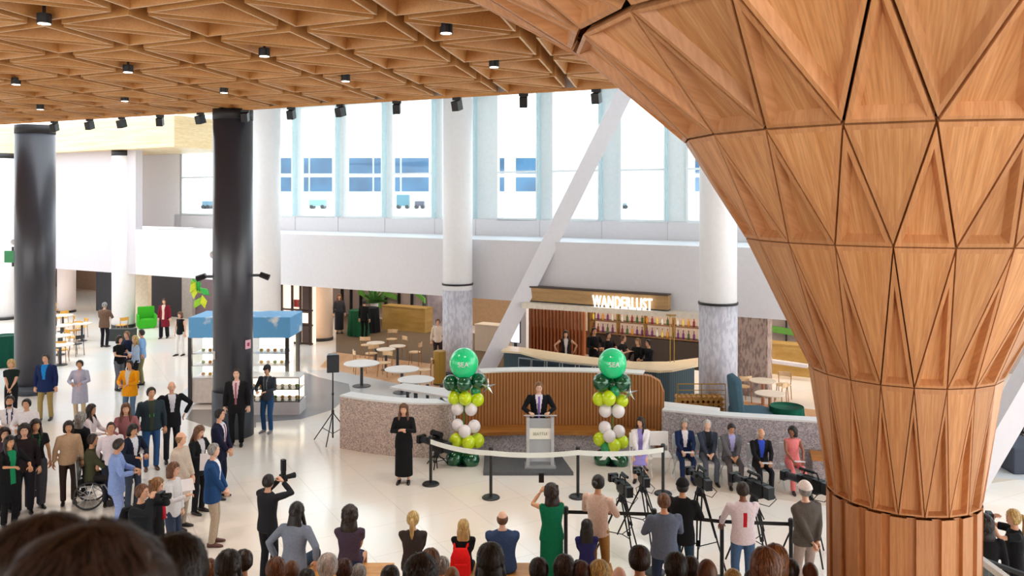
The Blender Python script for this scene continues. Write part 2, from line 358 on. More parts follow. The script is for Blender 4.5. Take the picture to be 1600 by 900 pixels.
round_column(503, 537, 35.0, .45, 4.1, 'cream round column standing at the shop front behind the loudspeaker', [mat('cream_column','#ead2bd',.5,var=.04)], parts=[('base_ring',0,.12,.47,BASEB)])
# patterned square column beside the bar
p = WO(1174, 1.2)
tag(MB().obox((p.x,p.y,2.05), WD*.55, WN*.3, (0,0,2.05)).build('patterned_pillar', mat('tan_concrete','#b9a59b',.8,hex2='#8d7b78',scale=5,stretch=(3,3,1),ramp=(.42,.55))), 'square brown grey patterned pillar behind the teal lounge chair', 'column')
def clampthing(loc, a, label, group):
    t = thing('pole_clamp_spotlight', label, 'spotlight', loc, a, group)
    m = MB(); m.box(-.05,.05,0,.22,-.03,.03); m.build('bracket', BLACK, t)
    m = MB(); m.tube([(0,.22,.02),(0,.44,-.06)], [.07,.08], 10); m.build('lamp_head', BLACK, t)
def black_column(px, Y, r, label, z1):
    t = round_column(px, 0, Y, r, z1, label, [BLKC], parts=[('base_sleeve',0,.28 if px < 100 else 1.15,r+.02,mat('dark_base_sleeve','#24262c' if px<100 else '#3f4853',.5)),('top_collar',z1-.26,z1,r+.006,BASEB)])
    return t
bc1 = black_column(364, 21.0, .485, 'tall black round column with a man in a pink tie in front', 8.2)
bc2 = black_column(55, 25.6, .56, 'tall black round column near the left picture edge', 8.2)
for px, py, sgn in ((331,432,-1),(391,430,1)):
    p = PY(px, py, 20.6); clampthing(PY(364+sgn*29, py, 21.0), -sgn*pi/2, 'small black spotlight clamped on the %s side of the nearer black column' % ('left' if sgn < 0 else 'right'), 'spotlights clamped to the black column')
tag(MB().ell(PY(335,398,20.9),(.12,.1,.1)).build('dome_camera', WHITE, smooth=True), 'small white dome camera on the left of the nearer black column', 'camera')
tag(MB().ell(PY(24,378,25.5),(.14,.1,.1)).build('dome_camera', WHITE, smooth=True), 'small white dome camera beside the green sign at far left', 'camera')
t = thing('exit_sign', 'green hanging sign on the left of the far left black column', 'sign', PY(20,401,25.5))
MB().box(-.24,.24,-.04,.04,-.18,.18).build('panel', mat('green_sign','#3fae6d',.4,var=.1), t)
MB().box(-.02,.02,-.02,.02,.18,.3).build('bracket', BLACK, t); MB().box(-.02,.2,-.02,.02,-.3,-.18).build('lamp', BLACK, t)
# small signs on the nearer black column
pc = PY(364, 300, 21.0)
def on_col(px, py, w_, h_, mats, nm, lab):
    a = math.asin(max(-.95, min(.95, ((px-364)/F*20.2)/.485)))
    z = CH-(py-HZ)/F*20.25; c = Vector((pc.x+.5*sin(a), pc.y-.5*cos(a), z)); tn = Vector((cos(a), sin(a), 0)); nn = Vector((sin(a), -cos(a), 0))
    t = thing(nm, lab, 'sign', c, a)
    MB().box(-w_/2, w_/2, -.012, .01, -h_/2, h_/2).build('plate', mats[0], t)
    if len(mats) > 1: MB().box(-w_/5, w_/5, -.02, -.012, -h_/5, h_/5).build('symbol', mats[1], t)
on_col(392, 544, .17, .22, [mat('sign_pink','#e8b8c8',.5), mat('sign_red','#b03050',.5)], 'fire_extinguisher_sign', 'small pink and red fire sign on the right of the nearer black column')
on_col(342, 560, .1, .2, [mat('switch_plate','#cfc8c2',.5), WHITE], 'switch_plate', 'small grey plate on the left of the nearer black column')
# panel standing beside the foot of the column
# diagonal brace
A = PY(757, 591, 27.25); A.z = 0; A.x = PY(752,591,27.25).x; B = PY(978, 140, 27.9)
d = (B-A).normalized(); sx = Vector((1,0,0)); sx = (sx-d*sx.dot(d)).normalized(); sy = d.cross(sx)
m = MB(); m.loft([(A, (sx+sy*.1)*.40, sy*.40), (B, (sx+sy*.1)*.28, sy*.28)], 4)
m = MB(); m.obox((A+B)/2, sx*.27, sy*.27, (B-A)/2); br_ = m.build('diagonal_brace', mat('brace_white','#e4e2e8',.5,var=.03)); tag(br_, 'white square diagonal steel brace leaning from behind the bar up to the windows', 'brace')
A2, B2 = PY(1600, 560, 17), PY(1575, 640, 17); A2 = PY(1640,540,16.5); B2 = PY(1500,760,16.5); B2.z = 0
d = (A2-B2).normalized(); sx = Vector((1,0,0)); sx = (sx-d*sx.dot(d)).normalized(); sy = d.cross(sx)
A2 = B2+d*12
tag(MB().obox((A2+B2)/2, sx*.22, sy*.22, (A2-B2)/2).build('diagonal_brace', mat('brace_white','#e4e2e8',.5)), 'white diagonal brace right of the timber tree column', 'brace')

# ================================================================== TIMBER TREE COLUMN
N = 20; AX = Vector((TX, TY, 0)); base_a = atan2(-TY, -TX)      # direction from axis to the camera
def rp(R, z, k, off):                    # k-th node of a ring
    a = base_a + radians(off + 18*k)
    return Vector((TX+R*cos(a), TY+R*sin(a), z))
# (radius, height, phase) from the floor up; seen from the camera, positive phase is to the right
Yc = 7.5
RG = [(.0815*Yc, 0.0, -2.5), (.0855*Yc, 3.35, -2.5), (.1064*Yc, 4.45, 6.5), (.182*Yc, 5.62, -2.5), (.2567*Yc, 6.52, 6.5), (2.95, 7.39, -2.5), (4.35, 8.18, 6.5)]
tree = thing('timber_tree_column', 'huge flaring timber column clad in triangular wood panels at the right', 'column', (0,0,0))
core = MB()
for i in range(len(RG)-1):
    R0, z0, _ = RG[i]; R1, z1, _ = RG[i+1]
    sub = 1
core.loft([(Vector((TX,TY,z+dz)), ((R-.11)*.98,0,0), (0,(R-.11)*.98,0)) for (R, z, _), dz in zip(RG, (0,0,.02,.06,.14,.26,.32))], 40)
core.build('core', DARKGAP, tree)
pieces = []
def strip(lo, hi, flat_down, recs, gap, rim, slope):
    (R0, z0, p0), (R1, z1, p1) = lo, hi
    for k in range(N):
        # node k of lower ring at p0+18k ; upper nodes at p1+18k
        s_ = 1 if p1 > p0 else 0
        U = lambda q: rp(R1, z1, q, p1); L = lambda q: rp(R0, z0, q, p0)
        down = [U(k-s_), U(k+1-s_), L(k)]        # two nodes up, one down
        up = [L(k-1+0), L(k), U(k-s_)]           # two nodes down, one up
        for tri, kind in ((down, 'd'), (up, 'u')):
            c = (tri[0]+tri[1]+tri[2])/3
            nrm = (tri[1]-tri[0]).cross(tri[2]-tri[0]).normalized()
            outw = Vector((c.x-TX, c.y-TY, -.4*hypot(c.x-TX, c.y-TY)))
            if nrm.dot(outw) < 0: nrm = -nrm
            mb = MB()
            if kind == 'd' and flat_down: coffer(mb, tri, gap, .03, .09, nrm, .0, 1, .01)
            else: coffer(mb, tri, gap, rim, .11, nrm, recs, 1, slope)
            pieces.append((c, nrm, mb))
# bevelled reveal sizes grow towards the top
strip(RG[1], RG[2], True, .05, .004, .016, .012)
strip(RG[2], RG[3], True, .06, .006, .026, .018)
strip(RG[3], RG[4], True, .07, .008, .034, .03)
strip(RG[4], RG[5], False, .085, .012, .035, .05)
strip(RG[5], RG[6], False, .09, .045, .05, .05)
# straight staves below the last ring
for k in range(40):
    a0, a1 = -2.5+9*k-4.5+.35, -2.5+9*k+4.5-.35
    dd = 0 if k % 2 == 0 else .035
    w0 = 1.6 if k % 2 == 0 else -.9
    R0, R1 = RG[0][0]-dd, RG[1][0]-dd
    def q(R, z, a): a = base_a+radians(a); return Vector((TX+R*cos(a), TY+R*sin(a), z))
    mb = MB(); vs = []
    for z, R in ((0, R0), (3.33, R1)):
        vs += [q(R-.10,z,a0-w0), q(R,z,a0-w0), q(R,z,a1+w0), q(R-.10,z,a1+w0)]
    mb.add(vs, [(0,1,5,4),(1,2,6,5),(2,3,7,6),(3,0,4,7)])
    c = q(R1, 2.6, (a0+a1)/2); pieces.append((c, (c-Vector((TX,TY,2.6))).normalized(), mb))
camp = Vector((0,0,CH))
def vis(pc):
    c, n, mb = pc; v = camp-c; f = n.dot(v.normalized()); px = 800+c.x/c.y*F if c.y > .5 else -9999
    if f < -.05 or c.y < .6 or px < 600 or px > 1750: return -1
    py = HZ+(CH-c.z)/c.y*F
    if py < -260 or py > 1000: return -1
    return (f+.12)/v.length**2
pieces.sort(key=vis, reverse=True)
rest = MB()
for n_, (c, nrm, mb) in enumerate(pieces):
    if n_ < 99: mb.build('wood_panel', [FRAMEV, VENEER], tree)
    else:
        o = len(rest.v); rest.v += mb.v; rest.f += [tuple(i+o for i in f) for f in mb.f]; rest.m += mb.m
o = rest.build('wood_panels_out_of_view', [FRAMEV, VENEER], tree); o.name = 'wood_panel'; o['kind'] = 'stuff'

# ceiling spotlights and edge track lights
t0 = None
def spot(px, py, Z, label, grp, big=1.0, lamp=True):
    global t0
    Y = F*(CH-Z)/(py-HZ); loc = Vector(((px-800)/F*Y, Y, Z))
    if t0 is None:
        t0 = thing('ceiling_spotlight', label, 'ceiling light', loc, 0, grp)
        MB().rev([(.085,0),(.085,.12)], n=16).build('housing', BLACK, t0); MB().rev([(.07,-.006),(.07,.01)], n=16).build('lens', mat('lamp_lens','#fff6e8',.4,emit=6), t0)
        MB().rev([(.02,.12),(.02,.42)], n=8).build('stem', BLACK, t0)
        return
    dup(t0, loc, 0, label, grp, (big,big,big))
sp_ = [(69,37,'beside the near left coffers'),(200,113,'below the second row of coffers'),(25,132,'close to the left picture edge'),(63,171,'above the far left black column'),(195,158,'in the dense coffers left of the middle black column'),(350,145,'just above the middle black column'),(413,88,'white glowing below the long rib'),(697,52,'near the tree column seam'),(772,105,'close to the ceiling edge near the tree column'),(540,127,'above the bright windows'),(1000,-40,'out at the top')]
for px, py, s_ in sp_[:-1]: spot(px, py, 8.12, 'small round black ceiling spotlight '+s_, 'ceiling spotlights among the coffers')
EDGE = [(85,193),(140,190),(190,186),(250,183),(313,178),(383,176),(455,166),(532,163),(620,154),(714,150),(818,137),(932,131)]
wh = ['above the white wall at far left','second from the left black column','above the timber soffit','above the timber soffit end','above the leftmost window','touching the top of the middle black column','just right of the white column behind','above the third bright window','above the fourth bright window','above the white column with a ring','left of the diagonal brace','at the tree column corner']
tk = None; RE0, RE1 = node(-16,5)-LB*.015, node(17,5)-LB*.015
for (px, py), s_ in zip(EDGE, wh):
    Yb = (lambda k: (k.x*(RE1.y-RE0.y)-k.y*(RE1.x-RE0.x)))(RE0)/((px-800)/F*(RE1.y-RE0.y)-(RE1.x-RE0.x)); loc = Vector(((px-800)/F*Yb, Yb, 8.005))
    lab = 'black track light on ceiling edge '+s_
    if tk is None:
        tk = thing('track_light', lab, 'ceiling light', loc, 0, 'track lights along the ceiling edge')
        m = MB(); m.obox((0,0,-.02),(.08,0,0),(0,.1,.03),(0,-.03,.1)); m.build('lamp_head', BLACK, tk)
        MB().box(-.1,.1,-.03,.03,.1,.16).build('bracket', BLACK, tk)
    else: dup(tk, loc, random.uniform(-.5,.5), lab, 'track lights along the ceiling edge')
for (x, y) in ((-6,12),(-2,13),(-9,17),(-5,17),(0,15),(-3,8.5),(-12,21),(2,13.5)):
    l = bpy.data.lights.new('spot', 'SPOT'); l.energy = 260; l.spot_size = 1.6; l.spot_blend = .6; l.shadow_soft_size = .15; l.color = (1,.92,.82)
    o = bpy.data.objects.new('downlight_beam', l); o.location = (x, y, 8.0); COL.objects.link(o)
# ================================================================== PEOPLE
def remesh(mb, voxel, smooth=4):
    me = bpy.data.meshes.new('tmp'); me.from_pydata(mb.v, [], mb.f); o = bpy.data.objects.new('tmp', me); COL.objects.link(o)
    r = o.modifiers.new('r', 'REMESH'); r.mode = 'VOXEL'; r.voxel_size = voxel
    if smooth: s = o.modifiers.new('s', 'SMOOTH'); s.factor = .5; s.iterations = smooth
    bpy.context.view_layer.update()
    ev = o.evaluated_get(bpy.context.evaluated_depsgraph_get()); m2 = ev.to_mesh()
    vs = [v.co.copy() for v in m2.vertices]; fs = [tuple(p.vertices) for p in m2.polygons]
    ev.to_mesh_clear(); bpy.data.objects.remove(o); bpy.data.meshes.remove(me)
    return vs, fs
def finish(name, vs, fs, mats, parent, pick=None, extra=None):
    out = MB(); out.v = [tuple(v) for v in vs]; out.f = list(fs); out.m = [0]*len(fs)
    if pick:
        for i, f in enumerate(fs):
            c = sum((Vector(vs[k]) for k in f), Vector())/len(f); out.m[i] = pick(c)
    if extra:
        o = len(out.v); out.v += extra.v; out.f += [tuple(i+o for i in f) for f in extra.f]; out.m += extra.m
    return out.build(name, mats, parent, smooth=True)
SKIN = {'l': '#e3b092', 'm': '#d39c78', 'd': '#94614a', 'p': '#edc0a6', 't': '#d69f78'}
def skinm(k): return mat('skin_'+k, SKIN[k], .55, var=.08, scale=20, spec=.35)
EYEW = mat('eye_white', '#f0ece6', .3, var=.02); IRIS = mat('iris', '#2c1d14', .3)
LIPS = mat('lips', '#b0605a', .5, var=.05)
HAIRC = {'black':'#17120f','dark':'#281a13','brown':'#6a442a','light':'#8d6238','blond':'#c9a468','grey':'#8d8a86','white':'#d5cfc6','orange':'#70441f','red':'#43241a'}
def hairm(k): return mat('hair_'+k, HAIRC[k], .5, var=.4, scale=26, stretch=(1,1,.25), bump=.5, spec=.5)
def hairm2(k):
    c = lin(HAIRC[k]); h = '#%02x%02x%02x' % tuple(min(255, int(255*((x**(1/2.2))*1.35+.05))) for x in c); return mat('hair_strand_'+k, h, .45, var=.3, scale=30, spec=.6)
def ik(S, T, l1, l2, pole):
    d = T-S; L = min(d.length, (l1+l2)*.995); dn = d.normalized(); T = S+dn*L
    a = (l1*l1-l2*l2+L*L)/(2*L); h = sqrt(max(l1*l1-a*a, 0)); p = Vector(pole)-dn*Vector(pole).dot(dn)
    if p.length < 1e-4: p = Vector((0,1,0))
    return S+dn*a+p.normalized()*h, T
def smooth01(x): x = max(0, min(1, x)); return x*x*(3-2*x)
def head_pt(d):
    x, y, z = .076*d.x, .094*d.y, .118*d.z
    if d.z < 0: k = 1-.26*(-d.z)**1.4; x *= k; y = y*(1-.12*(-d.z)) + (.012*smooth01(-d.z*1.5) if d.y > 0 else .012*(-d.z))
    if d.y > 0: y *= 1-.05*abs(d.x)
    if d.y > .5:
        nz = max(0, 1-abs(d.x)/.17)*max(0, 1-abs(d.z+.16)/.22); y += .026*nz*(1.3 if d.z < -.12 else .85)
        y -= .008*max(0, 1-abs(abs(d.x)-.36)/.22)*max(0, 1-abs(d.z-.06)/.16)      # eye sockets
        y += .006*max(0, 1-abs(d.z-.22)/.12)*max(0, 1-abs(d.x)/.7)                # brow
        y += .007*max(0, 1-abs(d.z+.82)/.25)                                     # chin
    return Vector((x, y, z))
def sph(n, m):
    for i in range(m+1):
        ph = -pi/2+pi*i/m
        for k in range(n):
            t = 2*pi*k/n; yield Vector((cos(ph)*cos(t), cos(ph)*sin(t), sin(ph)))
def sphf(n, m): return [(i*n+k, i*n+(k+1)%n, (i+1)*n+(k+1)%n, (i+1)*n+k) for i in range(m) for k in range(n)]
def xf(mb, M): mb.v = [tuple(M @ Vector(v)) for v in mb.v]; return mb
def hand(mb, W, fd, side, curl=.5, palm=None):
    # palm plus four unequal bent fingers and a thumb leaving the palm's side
    fd = fd.normalized(); up = Vector(palm) if palm else Vector((0,0,1))
    nrm = up-fd*up.dot(fd)
    if nrm.length < .05: nrm = Vector((side,0,0))-fd*side*fd.x
    nrm.normalize(); lat = fd.cross(nrm)*side
    mb.loft([(W-fd*.01, lat*.026, nrm*.018), (W+fd*.03, lat*.038, nrm*.017), (W+fd*.075, lat*.042, nrm*.014), (W+fd*.092, lat*.036, nrm*.010)], 8)
    for i, (o, L) in enumerate(((-.030,.068),(-.010,.078),(.011,.073),(.030,.058))):
        b = W+fd*.085+lat*o; c1 = curl*.9; c2 = curl*1.8
        k1 = b+(fd*cos(c1)-nrm*sin(c1))*L*.5; k2 = k1+(fd*cos(c2)-nrm*sin(c2))*L*.5
        mb.tube([b, k1, k2], [.0095,.0088,.0065], 6)
    b = W+fd*.025-lat*.032; k1 = b+(fd*.6-lat*.7-nrm*.25).normalized()*.038; k2 = k1+(fd*.9-lat*.15-nrm*.35).normalized()*.03
    mb.tube([b, k1, k2], [.013,.011,.008], 6)
POSES = {   # hand targets (right hand; x mirrored for left) in local units, y forward
 'down': ((.27,.03,.80),(.27,.03,.80)), 'clasp': ((.04,.20,.92),(.05,.22,.94)), 'hold': ((.12,.30,1.12),(.12,.30,1.12)),
 'phone': ((.10,.30,1.22),(.22,.08,.85)), 'cross': ((-.10,.20,1.16),(-.08,.23,1.20)), 'back': ((.05,-.20,.88),(.04,-.23,.90)), 'hips': ((.28,-.02,1.0),(.28,-.02,1.0)),
 'camera': ((.09,.24,1.58),(.06,.32,1.56)), 'camlow': ((.10,.30,1.35),(.08,.36,1.35)), 'podium': ((.20,.30,1.14),(.20,.30,1.14)), 'sign': ((.06,.26,1.22),(.06,.26,1.24)),
 'lap': ((.07,.34,.62),(.06,.36,.64)), 'read': ((.12,.38,.68),(.12,.38,.68)), 'raise': ((.02,.36,1.50),(.10,.36,1.52)), 'work': ((.14,.38,1.05),(.24,.34,1.0)),
 'side': ((.33,-.02,.62),(.30,.1,.60)), 'reach': ((.18,.42,1.25),(.20,.36,1.15)), 'behindsit': ((.30,.05,.60),(.30,.05,.60)), 'push': ((.22,.34,.98),(.22,.34,.98)),
}
_vc = [0]
def person(x, y, face, label, h=1.75, z=0, top='#222226', bot='#1d1d22', shoe='#1c1715', skin='l', hair='dark', style='short', pose='down',
           kind='shirt', sit=None, fem=False, lean=0, hy=0, hp=0, under=None, tie=None, sleeve='long', legs='trousers', stride=.0, wide=1.0, group=None, cap=None, vox=.024, beard=None, hideleg=False, scarf=None, lanyard=None, stripe=None, strands=0):
    s = h/1.75
    t = thing('person', label, 'person', (x, y, z), -radians(face), group); t.scale = (s, s, s)
    ph = .93 if sit is None else sit/s+.10
    P = Vector((0, 0, ph)); ln = radians(lean); SD = Vector((0, sin(ln), cos(ln))); FW = Vector((0, cos(ln), -sin(ln)))
    NK = P+SD*.53; R = Vector((1,0,0)); shw = (.168 if fem else .190)*(.5+.5*wide)
    hipw = .095
    HC = NK+SD*.115+FW*.02+Vector((0,0,.045))
    if hp: HC += Vector((0, .03*hp/30, -.01))
    # limbs
    hr, hl = POSES[pose]
    if sit is not None and pose in ('cross','hold','phone','raise','camera','sign','camlow','podium'):
        dz = ph-.93; hr = (hr[0], hr[1], hr[2]+dz); hl = (hl[0], hl[1], hl[2]+dz)
    elif sit is not None: dz = ph-.55; hr = (hr[0], hr[1], hr[2]+dz); hl = (hl[0], hl[1], hl[2]+dz)
    arms = []
    for side, tg in ((1, hr), (-1, hl)):
        S = NK-SD*.055+R*side*shw; T = Vector((tg[0]*side, tg[1], tg[2]))
        T += Vector((0, sin(ln)*.45, 0)) if lean > 12 and pose not in ('lap','read') else Vector()
        pole = (side*.9, -.6, -.5) if pose not in ('back','hips') else (side, -.9 if pose == 'back' else -.1, 0)
        if pose in ('camera','raise'): pole = (side*1.0, .2, -.9)
        E, W = ik(S, T, .285, .25, pole); arms.append((S, E, W, side))
    legl = []
    for side in (1, -1):
        Hp = P+R*side*hipw-Vector((0,0,.02))
        if sit is None:
            A = Vector((side*(.10+.02*(side*stride > 0)), stride*side*.22, .085)); K, A = ik(Hp, A, .416, .416, (side*.15, 1, 0))
            if (A-Hp).length < ph-.2: A = A
        else:
            A = Vector((side*.12, .42, .085)); K, A2 = ik(Hp, A, .43, .43, (side*.1, .6, 1)); 
            if ph < .35: K = Vector((side*.22, .38, .30)); A = Vector((-side*.05, .42, .08))
        legl.append((Hp, K, A, side))
    sk = skinm(skin)
    # ---- body: one continuous skin surface
    b = MB()
    wk = wide
    def torso(mb, g, top_r=1.0, z0=-.10):
        prof = [(-.10,.150,.100),(0,.172 if fem else .162,.118),(.12,.150,.105),(.20,.136 if fem else .150,.098),(.33,.155 if fem else .168,.118 if fem else .115),(.42,shw*.98,.105),(.475,shw*.90,.088),(.51,.105,.070),(.535,.062,.058)]
        mb.loft([(P+SD*u*top_r, R*(a*wk+g), FW*(c*wk+g)) for u, a, c in prof if u >= z0], 14)
    torso(b, -.012)
    b.tube([NK-SD*.05, NK+SD*.05+FW*.008, HC-Vector((0,0,.05))], [.056,.050,.052], 10)
    for S, E, W, side in arms:
        b.tube([S, (S+E)/2, E, (E+W)/2, W], [.048,.044,.037,.036,.025], 8)
    for Hp, K, A, side in legl:
        b.tube([Hp, (Hp+K)/2, K, (K*.6+A*.4), A], [.076,.068,.050,.052,.036], 8)
        b.tube([A, A+Vector((0,.02,-.04)), A+Vector((0,.12,-.055))], [.036,.034,.026], 6)
    b.ell(HC, (.066,.082,.105))
    vs, fs = remesh(b, vox*1.05, 2)
    ex = MB()
    hm = MB(); n, m = 22, 16
    hm.add([head_pt(d) for d in sph(n, m)], sphf(n, m))
    for sd in (1, -1):
        hm.mi = 0; hm.ell((sd*.077, -.004, -.008), (.010,.020,.030), 8, 6)
        hm.mi = 1; hm.ell((sd*.030, .079, .008), (.0135,.010,.0075), 8, 6); hm.mi = 2; hm.ell((sd*.030, .0865, .008), (.006,.0045,.006), 8, 6)
        hm.mi = 4; hm.obox((sd*.031, .091, .027), (.016,0,-.002*sd), (0,.003,0), (0,0,.003))
    hm.mi = 3; hm.ell((0, .087, -.058), (.022,.008,.0065), 8, 6)
    if beard: hm.mi = 4; hm.ell((0,.055,-.085), (.052,.044,.034), 12, 8)
    HM = Matrix.Translation(HC) @ Matrix.Rotation(-radians(hy), 4, 'Z') @ Matrix.Rotation(-radians(hp), 4, 'X')
    xf(hm, HM)
    for S, E, W, side in arms:
        hd = MB(); fd = (W-E)
        if pose in ('clasp','lap','back','cross','sign'): fd = fd.normalized()+Vector((-side*.7,0,-.1))
        hand(hd, W, fd, side, .9 if pose in ('podium','raise','camera','camlow','hold','read','phone','push') else .5)
        o = len(hm.v); hm.v += hd.v; hm.f += [tuple(i+o for i in f) for f in hd.f]; hm.m += [0]*len(hd.f)
    hh = hairm(hair) if hair else sk
    finish('body', vs, fs, [sk, EYEW, IRIS, LIPS, hh], t, None, hm)
    # ---- legs / skirt
    if not hideleg or True:
        g = MB()
        lw = {'trousers':1.0,'wide':1.35,'slim':.9,'jeans':1.02}.get(legs, 1.0)
        if legs in ('skirt','dress','longskirt'):
            zl = {'skirt':.50,'dress':.52,'longskirt':.16}[legs]
            if sit is None:
                g.loft([(P+Vector((0,0,.14)), R*.155, FW*.112), (P, R*.187, FW*.132), (P-Vector((0,0,.2)), R*.19, FW*.145), (Vector((0,0,zl)), R*.20, Vector((0,.16,0)))], 16)
            else:
                g.loft([(P+SD*.14, R*.155, FW*.112), (P, R*.19, FW*.14), (P+Vector((0,.12,.02)), R*.19, Vector((0,.03,.11)))], 14)
                KM = (legl[0][1]+legl[1][1])/2; g.loft([(P+Vector((0,.0,0)), R*.18, Vector((0,0,.10))), (KM, R*.18, Vector((0,0,.07))), (KM+Vector((0,.04,-.12)), R*.17, Vector((0,.07,.02)))], 14)
        else:
            g.loft([(P+SD*.13, R*(.150*wk+.008), FW*(.103*wk+.008)), (P+SD*.02, R*(.172*wk+.010), FW*(.118*wk+.010)), (P-SD*.07, R*(.170*wk+.008), FW*(.112*wk+.010))], 14)
            for Hp, K, A, side in legl:
                cut = A+Vector((0,0,.0))
                g.tube([Hp+Vector((0,0,.02)), (Hp+K)/2, K, (K+A)/2, A+Vector((0,0,-.02))], [.094*max(1,lw*.95), .084*lw, .068*lw, .062*lw*1.05, .056*lw*1.1], 10)
        v2, f2 = remesh(g, vox, 3)
        finish('skirt' if legs in ('skirt','dress','longskirt') else 'trousers', v2, f2, [cloth(bot)], t)
    sm = mat('shoe_'+shoe, shoe, .4, var=.1)
    for Hp, K, A, side in legl:
        q = MB(); az = A.z-.085
        dv = Vector((side*.12, 1, 0)).normalized(); la = Vector((dv.y, -dv.x, 0))
        base = Vector((A.x, A.y, az))
        q.loft([(base-dv*.075+Vector((0,0,.035)), la*.022, Vector((0,0,.03))), (base-dv*.05+Vector((0,0,.045)), la*.034, Vector((0,0,.045))), (base+dv*.03+Vector((0,0,.045)), la*.038, Vector((0,0,.043))),
                (base+dv*.11+Vector((0,0,.030)), la*.044, Vector((0,0,.029))), (base+dv*.17+Vector((0,0,.022)), la*.036, Vector((0,0,.021))), (base+dv*.195+Vector((0,0,.018)), la*.018, Vector((0,0,.014)))], 10)
        q.build('shoe', sm, t, smooth=True)
    # ---- upper garment
    g = MB(); gg = {'shirt':.012,'jacket':.026,'coat':.034,'vest':.02,'tee':.014,'dress':.012,'sweater':.022}.get(kind, .014)
    torso(g, gg, 1.0)
    hem = {'jacket':-.17,'coat':-.42,'shirt':-.07,'sweater':-.08,'vest':-.08,'tee':-.10,'dress':-.05}.get(kind, -.06)
    if sit is not None: hem = max(hem, -.09)
    g.loft([(P+SD*.10, R*(.158*wk+gg), FW*(.108*wk+gg)), (P, R*(.172*wk+gg), FW*(.118*wk+gg)), (P+SD*hem, R*(.176*wk+gg+(.02 if hem < -.2 else 0)), FW*(.12*wk+gg+(.02 if hem < -.2 else 0)))], 14)
    g.tube([NK-SD*.06, NK-SD*.0+FW*.004], [.078,.064], 10)
    slv = {'long':1.0,'short':.42,'none':.0,'half':.75}[sleeve]
    for S, E, W, side in arms:
        if slv == 0: g.ell(S-R*side*.02, (.052,.056,.056)); continue
        r0 = .054+gg*.35
        if slv >= 1: g.tube([S-R*side*.03, S, (S+E)/2, E, (E+W)/2, W-(W-E)*.06], [.055, r0+.004, r0-.002, .047+gg*.3, .044+gg*.3, .036+gg*.3], 10)
        elif slv > .5: g.tube([S-R*side*.03, S, (S+E)/2, E, E+(W-E)*.35], [.055, r0, r0-.002, .048, .048], 10)
        else: g.tube([S-R*side*.03, S, S+(E-S)*.62], [.055, r0+.002, r0+.002], 10)
    v3, f3 = remesh(g, vox*(.58 if under and 60 < face < 300 else .82), 3)
    def uv(c):
        q_ = c-P; return q_.dot(R), q_.dot(FW), q_.dot(SD)
    ms = [cloth(top), cloth(under or '#e8e8ec'), cloth(tie or '#445577'), cloth(stripe or lanyard or '#333333')]
    def pick(c):
        a, f_, u = uv(c)
        if f_ > .02 and abs(a) < .17:
            if tie and abs(a) < .021+.010*(.5-u)*(u < .5) and .02 < u < .50: return 2
            if under:
                wv = (.028+.14*max(0, u-.16)) if kind in ('jacket','coat','vest') else 0
                if kind == 'open': wv = .07
                if kind == 'jacket' and u < .16: wv = 0 if tie is None else 0
                if kind == 'coat' or scarf == 'open': wv = max(wv, .05)
                if abs(a) < wv and u > -.09 and f_ > .03: return 1
            if lanyard and abs(abs(a)-.035-.08*max(0,u-.25)) < .012 and u > .2: return 3
        if stripe and f_ < -.03 and abs(a) < .022 and .18 < u < .40: return 3
        return 0
    finish('dress_top' if kind == 'dress' else ('jacket' if kind in ('jacket','coat') else 'shirt'), v3, f3, ms, t, pick)
    if scarf and scarf.startswith('#'):
        sc = MB(); sc.loft([(NK-SD*.03, R*.10, FW*.09), (NK+SD*.02, R*.085, FW*.085), (NK+SD*.05, R*.07, FW*.07)], 14)
        sc.tube([NK+FW*.08, NK+FW*.12-SD*.18, NK+FW*.13-SD*.34], [.035,.04,.035], 8); sc.build('scarf', cloth(scarf), t, smooth=True)
    # ---- hair
    if hair and style != 'shaved':
        hb = MB(); n, m = 26, 18; vs = []
        nz = random.random()*50
        for d in sph(n, m):
            p = head_pt(d); az = atan2(d.y, abs(d.x))       # pi/2 = straight ahead
            front = smooth01((az+.15)/1.2)
            line = -.55+front*1.08
            if style in ('long','pony','bob'): line = -.75+front*1.22
            if style == 'balding': line = -.55+front*.9
            cov = smooth01((d.z-line)/.14+.5)
            if style == 'balding': cov *= smooth01((.42-d.z)/.25+.3)
            if style == 'bald': cov = 0
            th = {'short':.012,'buzz':.005,'long':.022,'pony':.014,'bun':.014,'bob':.026,'curly':.04,'afro':.05,'balding':.008,'big':.03}.get(style, .014)
            bump = noise.noise(Vector((d.x*5+nz, d.y*5, d.z*5)))*.25+.9
            f = p.length; r_ = (f+th*bump)*cov + (f-.014)*(1-cov)
            vs.append(p.normalized()*r_)
        hb.add(vs, sphf(n, m))
        if style == 'long':
            hb.loft([((0,-.035,.03),(.085,0,0),(0,.066,0)), ((0,-.055,-.07),(.095,0,0),(0,.055,0)), ((0,-.072,-.17),(.112,0,0),(0,.045,0)), ((0,-.085,-.26),(.105,0,0),(0,.036,0)), ((0,-.09,-.33),(.07,0,0),(0,.02,0))], 14)
            for sd in (1, -1): hb.tube([(sd*.078,.012,.0), (sd*.092,.015,-.10), (sd*.095,.05,-.2), (sd*.085,.07,-.28)], [.022,.028,.027,.012], 8)
        if style == 'bob': 
            hb.loft([((0,-.03,.02),(.10,0,0),(0,.085,0)), ((0,-.035,-.07),(.108,0,0),(0,.08,0)), ((0,-.045,-.125),(.095,0,0),(0,.065,0))], 14)
